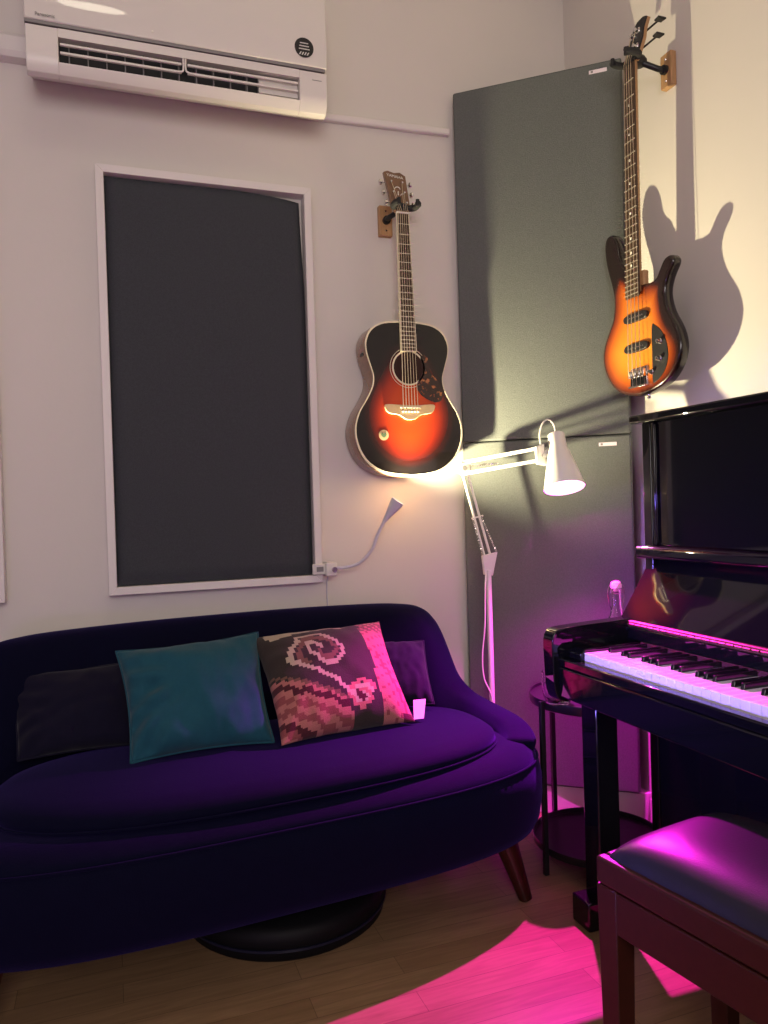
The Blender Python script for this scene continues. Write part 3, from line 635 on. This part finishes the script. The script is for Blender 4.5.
L = bpy.data.lights.new('gooseneck_light', 'SPOT'); L.energy = 105; L.color = (1.0, 0.87, 0.52); L.shadow_soft_size = 0.011
L.spot_size = radians(150); L.spot_blend = 1.0
lo = bpy.data.objects.new('gooseneck_light', L); COL.objects.link(lo); lo.location = o0+ax*0.083
lo.rotation_euler = Vector((0.54, -0.42, 0.86)).to_track_quat('-Z', 'Y').to_euler()

# ------------------------------------------------------------------ floor lamp
fl = thing('floor_lamp', 'white adjustable arm floor lamp shining pink light, behind the right end of the sofa', 'lamp', (1.21, 2.31, 0))
PX, PY = 1.212, 2.308
MB().lathe((PX, PY-0.012, 0.0), (0, 0, 1), [(0, 0), (0, 0.108), (0.012, 0.108), (0.018, 0.100), (0.020, 0)], 40).build('base', M['lampw'], fl)
MB().cyl((PX, PY, 0.018), (PX, PY, 0.865), 0.0095, 16).build('pole', M['lampw'], fl)
J = Vector((1.215, 2.31, 0.895)); E_ = Vector((1.152, 2.358, 1.222)); W = Vector((1.303, 2.104, 1.252))
jb = MB(); jb.hexa([tuple(J+Vector(v)) for v in ((-0.020, -0.006, -0.045), (0.012, -0.006, -0.050), (0.012, 0.006, -0.050), (-0.020, 0.006, -0.045), (-0.026, -0.006, 0.02), (0.032, -0.006, 0.03), (0.032, 0.006, 0.03), (-0.026, 0.006, 0.02))])
jb.build('joint_bracket', M['lampw'], fl, bevel=0.002)
dl = (E_-J).normalized(); sd = Vector((1, 0, 0.2)).normalized()
for s in (-1, 1): MB().cyl(J+sd*(s*0.011), E_+sd*(s*0.009), 0.0042, 10).build('lower_arm', M['lampw'], fl)
du = (W-E_).normalized()
for off_ in (Vector((0, 0, 0.012)), Vector((0, 0, -0.027))):
    MB().box((0, -0.0045, -0.0055), ((W-E_).length, 0.0045, 0.0055), Matrix.Translation(E_+off_) @ du.to_track_quat('X', 'Z').to_matrix().to_4x4()).build('upper_arm', M['lampw'], fl, bevel=0.001)
def spring(a, b, r, turns, name='spring'):
    a, b = Vector(a), Vector(b); d = (b-a).normalized(); u = d.orthogonal().normalized(); v_ = d.cross(u)
    MB().tube([a+(b-a)*(i/(turns*8))+(u*cos(i*pi/4)+v_*sin(i*pi/4))*r for i in range(turns*8+1)], 0.0011, 5).build(name, M['chrome'], fl)
spring(J+Vector((0.030, -0.004, 0.028)), J+dl*0.155+sd*0.016, 0.0035, 26)
spring(J+Vector((-0.024, -0.004, 0.02)), J+dl*0.155-sd*0.016, 0.0035, 26)
MB().cyl(J+dl*0.155-sd*0.02, J+dl*0.155+sd*0.024, 0.0028, 8).build('spring_bar', M['lampw'], fl)
spring(E_+Vector((0.012, -0.004, 0.001)), E_+du*0.14+Vector((0, 0, -0.012)), 0.003, 22)
MB().lathe(E_+Vector((0, -0.014, -0.008)), (0.2, 1, 0), [(0, 0), (0, 0.018), (0.006, 0.024), (0.022, 0.024), (0.028, 0.018), (0.028, 0)], 20).build('elbow_joint', M['lampw'], fl)
MB().lathe(E_+Vector((-0.003, -0.018, -0.008)), (0.2, 1, 0), [(0, 0), (0, 0.009), (0.006, 0.009), (0.006, 0)], 16).build('elbow_knob', M['acgrey'], fl)
m = MB(); m.hexa([tuple(W+Vector(v)) for v in ((-0.016, -0.007, -0.040), (0.016, -0.007, -0.046), (0.016, 0.007, -0.046), (-0.016, 0.007, -0.040), (-0.020, -0.007, 0.016), (0.010, -0.007, 0.026), (0.010, 0.007, 0.026), (-0.020, 0.007, 0.016))])
m.build('head_bracket', M['lampw'], fl, bevel=0.003)
MB().cyl(W+Vector((0.008, -0.012, -0.014)), W+Vector((0.008, 0.012, -0.014)), 0.008, 14).build('tilt_knob', M['lampw'], fl)
# shade
ST = Vector((1.350, 2.088, 1.307)); SM = Vector((1.335, 2.024, 1.133)); sa = (SM-ST).normalized(); sl = (SM-ST).length
shp = [(0, 0), (0, 0.023), (0.004, 0.027), (0.05, 0.029), (0.062, 0.033), (sl*0.6, 0.046), (sl, 0.0645)]
MB().lathe(ST, sa, shp+[(sl, 0.062), (sl*0.6, 0.0435), (0.065, 0.030), (0.05, 0.026), (0.006, 0.022), (0.006, 0)], 40).build('lamp_shade', M['lampw'], fl)
MB().cyl(W+Vector((0.010, 0, -0.01)), ST+sa*0.03, 0.006, 10).build('shade_stem', M['lampw'], fl)
MB().lathe(ST+sa*0.075, sa, [(-0.01, 0), (-0.01, 0.013), (0.01, 0.018), (0.030, 0.026), (0.044, 0.026), (0.056, 0.018), (0.062, 0)], 24).build('bulb', M['bulbpink'], fl)
P = spline([(1.303, 2.100, 1.262), (1.301, 2.105, 1.305), (1.309, 2.100, 1.340), (1.326, 2.094, 1.353), (1.344, 2.090, 1.338), (1.350, 2.088, 1.304)], 8)
MB().tube(P, 0.0026, 8).build('cable_loop', M['lampw'], fl)
MB().tube(spline([J+Vector((-0.018, -0.012, -0.03)), (1.188, 2.29, 0.80), (1.183, 2.29, 0.68), (1.176, 2.30, 0.58), (1.180, 2.30, 0.50), (1.205, 2.29, 0.42), (1.215, 2.285, 0.2), (1.215, 2.27, 0.022)], 6), 0.0024, 8).build('power_cord', M['lampw'], fl)
Lp = bpy.data.lights.new('pink_bulb_light', 'SPOT'); Lp.energy = 235; Lp.color = (1.0, 0.012, 0.74); Lp.shadow_soft_size = 0.008
Lp.spot_size = radians(132); Lp.spot_blend = 1.0
lp = bpy.data.objects.new('pink_bulb_light', Lp); COL.objects.link(lp); lp.location = ST+sa*(sl-0.037)
lp.rotation_euler = Vector((-0.25, -0.45, -0.85)).to_track_quat('-Z', 'Y').to_euler()

# ------------------------------------------------------------------ sofa
SO = Vector((0.358, 2.055, 0)); SRZ = radians(4)
so = thing('sofa', 'small curved dark navy velvet two seat sofa with tapered wooden legs', 'sofa', tuple(SO), SRZ)
Am, Bm, EX = 0.799, 0.365, 3.4
def sel(th, ox=0, oy=0, a=Am, b=Bm, e=EX):
    c, s_ = cos(th), sin(th)
    return Vector(((a+ox)*math.copysign(abs(c)**(2/e), c), (b+oy)*math.copysign(abs(s_)**(2/e), s_), 0))
N = 128
TH = [2*pi*i/N for i in range(N)]
def ring(o_, z, zf=None): return [tuple(sel(t, o_, o_)+Vector((0, 0, z if zf is None else zf(t)))) for t in TH]
m = MB()
m.loft([ring(-0.08, 0.160), ring(-0.030, 0.162), ring(-0.008, 0.175), ring(0.006, 0.205), ring(0.014, 0.26), ring(0.014, 0.32), ring(0.007, 0.358), ring(0.000, 0.368), ring(0.000, 0.372), ring(-0.008, 0.384), ring(-0.030, 0.403), ring(-0.065, 0.412), ring(-0.14, 0.412)])
m.build('base', M['velvet'], so, world=False, smooth=180)
pp = [sel(t, 0.004, 0.004)+Vector((0, 0, 0.370)) for t in TH]; pp.append(pp[0])
MB().tube(pp, 0.0035, 8).build('piping', M['velvet'], so, world=False, smooth=180)
# backrest: height varies around the outline (1 at the back, 0 at the front)
def hback(t):
    d = abs(((t-pi/2+pi) % (2*pi))-pi)      # angle away from the back centre
    d = math.degrees(d)
    return ramp([(0, (0.775,)), (32, (0.768,)), (46, (0.757,)), (53, (0.720,)), (58, (0.65,)), (65, (0.53,)), (76, (0.472,)), (96, (0.448,)), (118, (0.412,)), (180, (0.405,))], d)[0]
hv = [hback(t) for t in TH]
for _ in range(2): hv = [(hv[i-1]+2*hv[i]+hv[(i+1) % N])/4 for i in range(N)]
idx = [i for i in range(N) if abs(((TH[i]-pi/2+pi) % (2*pi))-pi) < radians(116)]
idx = sorted(idx, key=lambda i: ((TH[i]-pi/2+pi) % (2*pi))-pi)
R = []
for i in idx:
    t, h = TH[i], hv[i]
    k = smoothstep(0.405, 0.56, h); T = lerp(0.075, 0.125, k); ln = 0.030*(h-0.405)/0.36
    r_ = lerp(0.012, 0.045, k)
    top = h
    sec = []
    for (o_, z) in ((-0.004, 0.36), (0.002+ln*0.2, lerp(0.40, top, 0.35)), (0.002+ln, top-r_), (ln-r_*0.30, top-r_*0.3), (ln-r_, top), (ln-T+r_, top), (ln-T+r_*0.3, top-r_*0.3), (ln*0.8-T, top-r_), (-T-0.01, lerp(0.40, top, 0.35)), (-T-0.015, 0.36)):
        sec.append(tuple(sel(t, o_, o_)+Vector((0, 0, z))))
    R.append(sec)
MB().loft(R).build('backrest', M['velvet'], so, world=False, smooth=180, subsurf=1)
# seat cushion
def seatring(o_, z, dome=0): 
    out = []
    for t in TH:
        p = sel(t, o_, o_, 0.66, 0.295, 2.7)+Vector((0.022, -0.038, 0)); out.append((p.x, p.y, z))
    return out
m = MB(); m.loft([seatring(-0.05, 0.405), seatring(-0.008, 0.412), seatring(0.0, 0.425), seatring(-0.004, 0.440), seatring(-0.02, 0.452), seatring(-0.06, 0.462), seatring(-0.13, 0.470), seatring(-0.22, 0.474), seatring(-0.288, 0.475)])
m.build('seat_cushion', M['velvet'], so, world=False, smooth=180)
pp = [Vector(p) for p in seatring(0.0015, 0.418)]; pp.append(pp[0])
MB().tube(pp, 0.003, 8).build('seat_piping', M['velvet'], so, world=False, smooth=180)
for sx, sy in ((1, -1), (-1, -1), (1, 1), (-1, 1)):
    a = Vector((sx*0.635, sy*0.225, 0.172)); b = Vector((sx*0.675, sy*0.268, 0.0))
    MB().cone(b, a, 0.0185, 0.034, 24).build('leg', M['mahog'], so, world=False, smooth=60)

# ------------------------------------------------------------------ round case lying under the sofa
rc = thing('round_case', 'low round black case lying on the floor under the sofa', 'case', (0.43, 2.06, 0))
MB().lathe((0.43, 2.06, 0), (0, 0, 1), [(0, 0), (0, 0.255), (0.01, 0.268), (0.030, 0.272), (0.034, 0.268), (0.038, 0.272), (0.070, 0.270), (0.086, 0.255), (0.092, 0)], 64).build('shell', M['case'], rc, smooth=50)
MB().lathe((0.43, 2.06, 0.034), (0, 0, 1), [(-0.003, 0.269), (-0.003, 0.2745), (0.003, 0.2745), (0.003, 0.269)], 64, close=True).build('rim_band', M['bluerim'], rc)

# ------------------------------------------------------------------ cushions
def cushion(name, corners, T, material, label, cat='cushion', pig=None, wr=0.006, seed=0, puff=2.6, n=56, group=None, earp=0.05):
    BL, BR, TR, TL = [Vector(c) for c in corners]
    nrm = ((BR-BL).cross(TL-BL)).normalized()
    base = (BL+BR)/2
    t = thing(name, label, cat, tuple(base), group=group)
    def P(u, v, s):
        uu, vv = 2*u-1, 2*v-1
        # pinched sides, pointed corners
        pu = uu*(1-earp*(1-vv*vv)**1.0*abs(uu)**3); pv = vv*(1-earp*(1-uu*uu)**1.0*abs(vv)**3)
        a, b = (pu+1)/2, (pv+1)/2
        p = (BL*(1-a)*(1-b)+BR*a*(1-b)+TR*a*b+TL*(1-a)*b)
        th = T*(1-abs(uu)**puff)**0.62*(1-abs(vv)**puff)**0.62
        q = noise.noise(Vector((uu*2.1+seed, vv*2.1, s*0.7)))*0.7+noise.noise(Vector((uu*5+seed, vv*3.4, s)))*0.35
        edge = 1-abs(uu)**6*1.0
        wrk = 0
        for (cx, cy, ang, fr) in ((-1, -0.3, 0.5, 11), (-1, 0.4, -0.25, 9), (-1, -0.9, 1.0, 10)):
            dx, dy = uu-cx, vv-cy; r = sqrt(dx*dx+dy*dy); w_ = dx*sin(ang)-dy*cos(ang)
            wrk += cos(w_*fr*1.6)*math.exp(-(r/0.75)**2)*math.exp(-(w_/0.35)**2)
        return p+nrm*(s*(th+(q*wr*2.2+wrk*wr)*(min(1, th/(T*0.35)))))
    m = MB()
    F = [[m.bm.verts.new(P(i/n, j/n, 1)) for j in range(n+1)] for i in range(n+1)]
    B = [[F[i][j] if i in (0, n) or j in (0, n) else m.bm.verts.new(P(i/n, j/n, -1)) for j in range(n+1)] for i in range(n+1)]
    fl_ = {}
    for i in range(n):
        for j in range(n):
            m.bm.faces.new((F[i][j], F[i+1][j], F[i+1][j+1], F[i][j+1])).material_index = 0
            m.bm.faces.new((B[i][j+1], B[i+1][j+1], B[i+1][j], B[i][j]))
    pg_ = None
    if pig:
        # nearest u,v from position for colouring
        ex = (BR-BL); ez = (TL-BL)
        def pg_(co, p, ex=ex, ez=ez):
            c = Vector(p.center)+base-BL
            return pig(c.dot(ex)/ex.length_squared, c.dot(ez)/ez.length_squared)
    m.build('cover', material, t, smooth=180, pigment=pg_)
    e = [P(i/n, 0, 1) for i in range(n+1)]+[P(1, j/n, 1) for j in range(1, n+1)]+[P(1-i/n, 1, 1) for i in range(1, n+1)]+[P(0, 1-j/n, 1) for j in range(1, n+1)]
    if not pig: MB().tube(e, 0.003, 6).build('seam_piping', material, t, smooth=180)
    return t
cushion('throw_cushion', [(-0.235, 2.150, 0.470), (0.06, 2.170, 0.468), (0.06, 2.285, 0.672), (-0.265, 2.255, 0.672)], 0.05, M['navyc'], 'dark navy cushion at the left end of the sofa, left of the teal one', seed=9, group='matching navy sofa cushions')
cushion('throw_cushion', [(0.70, 2.150, 0.485), (0.915, 2.120, 0.488), (0.945, 2.262, 0.655), (0.74, 2.285, 0.665)], 0.055, M['navyc'], 'dark navy cushion peeking out to the right of the patterned one', seed=4, group='matching navy sofa cushions')
cushion('throw_cushion', [(0.035, 1.985, 0.476), (0.395, 1.985, 0.480), (0.400, 2.200, 0.738), (0.010, 2.165, 0.725)], 0.078, M['teal'], 'plain teal cushion leaning on the sofa back', wr=0.011, seed=2, earp=0.07)

# kilim pattern, drawn on a coarse grid as woven steps
KW, KH = 44, 40
BR_, BD, CR, PK, DP, RD, TN = (0.030, 0.020, 0.017), (0.018, 0.010, 0.011), (0.42, 0.33, 0.24), (0.40, 0.13, 0.12), (0.24, 0.055, 0.06), (0.065, 0.008, 0.015), (0.15, 0.07, 0.05)
def spiral(u, v, cx, cy, r0_, r1_, turns, width, flip=1, phase=0.0):
    dx, dy = (u-cx)*flip, v-cy; r = sqrt(dx*dx+dy*dy)
    if r > r0_+width: return False
    a = (math.atan2(dy, dx)-phase) % (2*pi)
    for k in range(-1, int(turns)+2):
        tt = (a/(2*pi)+k)
        if 0 <= tt <= turns:
            rr = lerp(r1_, r0_, tt/turns)
            if abs(r-rr) < width/2: return True
    return False
HOOK = [Vector((a*1.1, b)) for a, b in ((.41, .70), (.385, .75), (.335, .755), (.325, .66), (.41, .53), (.49, .525), (.585, .65), (.555, .735), (.46, .835), (.31, .845), (.235, .75), (.175, .62), (.29, .525), (.43, .39), (.535, .24))]
HOOK2 = [Vector((a*1.1, b)) for a, b in ((.40, .66), (.385, .58), (.47, .57), (.535, .66), (.50, .74), (.44, .79), (.33, .80), (.275, .72), (.235, .62), (.31, .56))]
def pdist(p, a, b):
    ab = b-a; t = max(0, min(1, (p-a).dot(ab)/ab.length_squared)); return (p-a-ab*t).length
def kil(u, v):
    i, j = int(max(0, min(KW-1, u*KW))), int(max(0, min(KH-1, v*KH)))
    u, v = (i+0.5)/KW, (j+0.5)/KH
    edge = 0.74+0.05*v
    if u > edge:           # pink border band on the right
        if v < 0.07 and u > 0.9: return RD
        if abs((u-0.86)-(0.45-v)*0.25) < 0.014 and v < 0.6: return DP
        if v > 0.82: return TN if (i+j) % 3 else PK
        return PK if (i*3+j) % 7 else DP
    if v > 0.905-0.02*u and u < 0.66 and u > 0.10:          # cream strip at the top
        if v > 0.97 and u > 0.5: return BD
        return CR
    if v > 0.87 and 0.12 < u < 0.27: return CR
    # large hooked spiral, woven in steps
    q = Vector((u*1.1, v))
    d1 = min(pdist(q, a_, b_) for a_, b_ in zip(HOOK, HOOK[1:]))
    if d1 < 0.017: return CR
    d2 = min(pdist(q, a_, b_) for a_, b_ in zip(HOOK2, HOOK2[1:]))
    if d2 < 0.020: return TN
    # stepped diagonals
    d = v+u*0.62
    if 0.0 < u < 0.66 and v < 0.56:
        st = v+0.72*u
        if 0.555 < st < 0.585 and u < 0.5: return TN
    if (u-0.61)**2/0.0145+(v-0.23)**2/0.030 < 1:           # small hooked medallion
        if spiral(u, v, 0.61, 0.22, 0.125, 0.03, 1.3, 0.030, -1, 1.2): return PK
        if spiral(u, v, 0.61, 0.22, 0.085, 0.02, 1.3, 0.028, -1, 1.2): return CR
        return RD if (u-0.61)**2+(v-0.22)**2 < 0.004 else BR_
    st = v+0.60*u
    if u < 0.53 and st < 0.53:
        k = int((0.53-st)/0.052+((i//3) % 2)*0.35)
        return (PK, RD, PK, DP, PK, DP, PK, RD, DP, PK, PK)[k % 11]
    return BR_
kc = [(0.405, 1.940, 0.482), (0.800, 1.990, 0.482), (0.785, 2.230, 0.735), (0.378, 2.195, 0.726)]
kt = cushion('kilim_cushion', kc, 0.076, M['kilim'], 'brown, cream and pink woven kilim cushion with spiral motif', pig=kil, wr=0.004, seed=5, n=88, earp=0.07)
MB().hexa([(0.800, 2.000, 0.486), (0.832, 2.004, 0.484), (0.832, 2.006, 0.484), (0.800, 2.002, 0.486), (0.812, 2.030, 0.532), (0.852, 2.034, 0.530), (0.852, 2.036, 0.530), (0.812, 2.032, 0.532)]).build('care_tag', M['tag'], kt)

# ------------------------------------------------------------------ side table with bottle and glass
TC = Vector((1.375, 1.955, 0)); TR_ = 0.195; TZ = 0.505
st_ = thing('side_table', 'round black metal side table with lower tray, beside the piano end', 'side table', tuple(TC))
MB().lathe((TC.x, TC.y, TZ-0.022), (0, 0, 1), [(0, 0), (0, TR_-0.004), (0.004, TR_), (0.028, TR_), (0.028, TR_-0.004), (0.020, TR_-0.005), (0.020, 0)], 56).build('table_top', M['blackmetal'], st_, smooth=50)
MB().lathe((TC.x, TC.y, 0.055), (0, 0, 1), [(0, 0), (0, TR_-0.004), (0.004, TR_), (0.024, TR_), (0.024, TR_-0.004), (0.010, TR_-0.005), (0.010, 0)], 56).build('lower_tray', M['blackmetal'], st_, smooth=50)
for a in (187, 97, -28):
    p = TC+Vector((cos(radians(a)), sin(radians(a)), 0))*(TR_+0.006)
    MB().box((p.x-0.007, p.y-0.007, 0), (p.x+0.007, p.y+0.007, TZ+0.004)).build('leg', M['blackmetal'], st_, bevel=0.001)
bo_ = thing('swing_top_bottle', 'clear glass swing top bottle with pale stopper behind the piano end', 'bottle', (1.466, 1.957, TZ))
prof = [(0, 0), (0, 0.040), (0.006, 0.043), (0.17, 0.043), (0.20, 0.038), (0.235, 0.020), (0.262, 0.0145), (0.300, 0.0135), (0.302, 0.0165), (0.314, 0.0165), (0.316, 0.0105), (0.30, 0.0100), (0.262, 0.0112), (0.235, 0.016), (0.198, 0.034), (0.17, 0.039), (0.010, 0.039), (0.008, 0)]
MB().lathe((1.466, 1.957, TZ-0.0015), (0, 0, 1), prof, 32).build('bottle_glass', M['glass'], bo_, smooth=50)
zt = TZ+0.314
MB().lathe((1.466, 1.957, zt), (0, 0, 1), [(-0.008, 0), (-0.008, 0.009), (0.001, 0.009), (0.002, 0.0165), (0.012, 0.0165), (0.020, 0.013), (0.024, 0)], 20).build('stopper', M['stopper'], bo_)
for s in (-1, 1):
    MB().tube(spline([(1.466, 1.957, zt+0.012), (1.466+s*0.021, 1.957-s*0.004, zt+0.008), (1.466+s*0.026, 1.957-s*0.006, zt-0.02), (1.466+s*0.018, 1.957-s*0.004, zt-0.062), (1.466+s*0.0155, 1.957-s*0.003, zt-0.070)], 4), 0.0015, 6).build('wire_bail', M['chrome'], bo_)
gg = thing('drinking_glass', 'clear drinking glass on the side table, half hidden by the piano', 'glass', (1.213, 1.902, TZ))
MB().lathe((1.213, 1.902, TZ-0.0015), (0, 0, 1), [(0, 0), (0, 0.026), (0.006, 0.034), (0.03, 0.043), (0.06, 0.046), (0.095, 0.045), (0.096, 0.043), (0.06, 0.0435), (0.03, 0.040), (0.012, 0.030), (0.009, 0)], 36).build('bowl', M['glass'], gg, smooth=60)

# ------------------------------------------------------------------ upright piano
YL, YR = 1.70, 0.22        # left and right ends
pn_ = thing('upright_piano', 'polished black upright piano with open lid along the right wall', 'piano', (1.40, 0.96, 0))
def pbox(name, lo, hi, mt='ebony', bev=0.003, parent=None): return MB().box(lo, hi).build(name, M[mt], parent or pn_, bevel=bev, seg=3)
pbox('lid', (1.350, YR-0.03, 1.298), (1.678, YL+0.03, 1.320), bev=0.005)
pbox('side_panel', (1.370, YL-0.032, 0.02), (1.672, YL, 1.298))
pbox('side_panel', (1.370, YR, 0.02), (1.672, YR+0.032, 1.298))
pbox('back_board', (1.655, YR+0.032, 0.02), (1.672, YL-0.032, 1.298), 'ebonym')
pbox('front_stile', (1.372, YL-0.045, 0.968), (1.388, YL-0.032, 1.298))
pbox('front_stile', (1.372, YR+0.032, 0.968), (1.388, YR+0.045, 1.298))
pbox('upper_panel', (1.380, YR+0.045, 0.968), (1.396, YL-0.045, 1.298), 'ebony', 0.002)
pbox('panel_moulding', (1.374, YL-0.050, 0.975), (1.381, YL-0.045, 1.292), 'ebony', 0.001)
pbox('lower_panel', (1.374, YR+0.032, 0.045), (1.392, YL-0.032, 0.600))
pbox('toe_board', (1.380, YR, 0.0), (1.672, YL, 0.045), 'ebonym')
pbox('keybed', (1.060, YR+0.045, 0.600), (1.400, YL-0.045, 0.676), 'ebony', 0.004)
pbox('key_slip', (1.062, YR+0.045, 0.676), (1.088, YL-0.045, 0.698), 'ebony', 0.004)
# arms: rounded front
for y0, y1 in ((YL-0.045, YL), (YR, YR+0.045)):
    pf = spline([(1.392, 0.596, 0), (1.20, 0.588, 0), (1.092, 0.586, 0), (1.060, 0.592, 0), (1.048, 0.620, 0), (1.044, 0.68, 0), (1.043, 0.735, 0), (1.050, 0.760, 0), (1.068, 0.770, 0), (1.12, 0.774, 0), (1.25, 0.779, 0), (1.392, 0.785, 0)], 4)
    MB().prism([(p.x, y0, p.y) for p in pf], (0, y1-y0, 0)).build('arm', M['ebony'], pn_, bevel=0.003, seg=3)
for y0, y1 in ((YL-0.098, YL-0.045), (YR+0.045, YR+0.098)):
    MB().prism([(x, y0, z) for x, z in ((1.090, 0.676), (1.090, 0.712), (1.105, 0.724), (1.27, 0.728), (1.27, 0.676))], (0, y1-y0, 0)).build('key_block', M['ebony'], pn_, bevel=0.002)
pbox('fallboard_rail', (1.272, YR+0.046, 0.728), (1.290, YL-0.046, 0.760), 'ebony', 0.002)
pbox('felt_strip', (1.268, YR+0.10, 0.716), (1.276, YL-0.10, 0.729), 'felt', 0.001)
pbox('brass_hinge', (1.274, YR+0.046, 0.760), (1.292, YL-0.020, 0.776), 'brass', 0.003)
hp_ = MB()
for k in range(60): hp_.cyl((1.273, YL-0.03-k*0.0236, 0.768), (1.273, YL-0.03-k*0.0236-0.020, 0.768), 0.0028, 6)
hp_.build('hinge_knuckles', M['brass'], pn_)
FA, FBk = Vector((1.284, 0, 0.776)), Vector((1.3905, 0, 0.934))
fd = (FBk-FA).normalized(); fn = Vector((-fd.z, 0, fd.x))
MB().hexa([(p.x, y, p.z) for p in (FA, FBk) for (p, y) in ((p, YR+0.01), (p, YL), (p-fn*0.014, YL), (p-fn*0.014, YR+0.01))]).build('fallboard', M['ebony'], pn_, bevel=0.002)
pbox('fallboard_lip', (1.338, YR+0.005, 0.934), (1.396, YL+0.006, 0.968), 'ebony', 0.010)
pf = [(1.400, 0.776), (1.400, 0.940), (1.31, 0.776)]
# legs
for y in (YL-0.070, YR):
    lg = MB().hexa([(x, yy, z) for z in (0.03, 0.588) for x, yy in ((1.150, y), (1.215, y), (1.215, y+0.066), (1.150, y+0.066))]).build('leg', M['ebony'], pn_, bevel=0.004)
    MB().box((1.110, y-0.004, 0), (1.40, y+0.070, 0.072)).build('toe', M['ebony'], lg, bevel=0.004)
# keys
KP = (YL-0.098-(YR+0.098))/52
kw0, kb0 = None, None
ky = YL-0.0985
def wkey():
    m = MB(); m.box((1.100, -KP+0.0006, 0.690), (1.270, -0.0006, 0.7165)); return m
proto = wkey().build('white_key', M['ivory'], pn_, bevel=0.0012, world=False); proto.location = (0-1.40, ky-0.96, 0)
bm_ = MB().hexa([(1.150, -0.0055, 0.700), (1.268, -0.0055, 0.700), (1.268, 0.0055, 0.700), (1.150, 0.0055, 0.700), (1.158, -0.0042, 0.7285), (1.268, -0.0042, 0.7285), (1.268, 0.0042, 0.7285), (1.158, 0.0042, 0.7285)])
bproto = bm_.build('black_key', M['bkey'], pn_, bevel=0.0015, world=False); bproto.location = (-1.40, ky-KP-0.96, 0)
blacks = {0, 2, 3, 5, 6, 7}         # gaps after A, C, D, F, G, A counted from A
first = True
for k in range(52):
    if k:
        c = proto.copy(); COL.objects.link(c); c.parent = pn_; c.location = (-1.40, ky-0.96-k*KP, 0)
    if k % 7 in (0, 2, 3, 5, 6) and k < 51:
        if first: first = False
        else:
            c = bproto.copy(); COL.objects.link(c); c.parent = pn_; c.location = (-1.40, ky-0.96-(k+1)*KP, 0)

# ------------------------------------------------------------------ piano bench
BA = Vector((0.752, 1.080, 0)); be1 = Vector((0.162, -0.987, 0)).normalized(); be2 = Vector((0.987, 0.162, 0)).normalized()
LB, DB = 0.56, 0.315
brz = math.atan2(be2.y, be2.x)
BC = BA+be1*(LB/2)+be2*(DB/2)
bn = thing('piano_bench', 'mahogany piano bench with padded black leather seat', 'bench', tuple(BC), brz)
hx, hy = DB/2, LB/2      # local x = depth, local y = -length
def lb(name, lo, hi, mt='mahog', bev=0.003, parent=None): return MB().box(lo, hi).build(name, M[mt], parent or bn, bevel=bev, seg=3, world=False)
for s in (-1, 1):
    lb('seat_rail', (s*hx-0.011-s*0.011, -hy, 0.455), (s*hx+0.011-s*0.011, hy, 0.500), bev=0.006)
    lb('seat_rail', (-hx+0.022, s*hy-0.011-s*0.011, 0.455), (hx-0.022, s*hy+0.011-s*0.011, 0.500), bev=0.006)
    lb('apron', (s*(hx-0.012)-0.009, -hy+0.04, 0.382), (s*(hx-0.012)+0.009, hy-0.04, 0.452))
    lb('apron', (-hx+0.04, s*(hy-0.012)-0.009, 0.382), (hx-0.04, s*(hy-0.012)+0.009, 0.452))
    for t_ in (-1, 1):
        cx_, cy_ = s*(hx-0.0225), t_*(hy-0.0225)
        w0, w1 = 0.0215, 0.016
        MB().hexa([(cx_+a*w1, cy_+b*w1, 0.0) for a, b in ((-1, -1), (1, -1), (1, 1), (-1, 1))]+[(cx_+a*w0, cy_+b*w0, 0.454) for a, b in ((-1, -1), (1, -1), (1, 1), (-1, 1))]).build('leg', M['mahog'], bn, bevel=0.002, world=False)
# padded seat
m = MB(); nx, ny = 30, 44; G = []
for i in range(nx+1):
    row = []
    for j in range(ny+1):
        u, v_ = 2*i/nx-1, 2*j/ny-1
        e = (1-abs(u)**4)**0.5*(1-abs(v_)**6)**0.5
        d = 0.050*e
        row.append(m.bm.verts.new((u*(hx-0.010), v_*(hy-0.010), 0.497+d*(1-0.12*(u*u+v_*v_)/2))))
    G.append(row)
for i in range(nx):
    for j in range(ny): m.bm.faces.new((G[i][j], G[i+1][j], G[i+1][j+1], G[i][j+1]))
ed = [G[i][0] for i in range(nx+1)]+[G[nx][j] for j in range(1, ny+1)]+[G[i][ny] for i in range(nx-1, -1, -1)]+[G[0][j] for j in range(ny-1, 0, -1)]
m.bm.faces.new([m.bm.verts.new((v.co.x*0.98, v.co.y*0.98, 0.475)) for v in ed])
lowv = [v for v in m.bm.verts if abs(v.co.z-0.475) < 1e-6]
for i in range(len(ed)): m.bm.faces.new((ed[i], ed[(i+1) % len(ed)], lowv[(i+1) % len(ed)], lowv[i]))
m.build('padded_seat', M['leather'], bn, world=False, smooth=70)
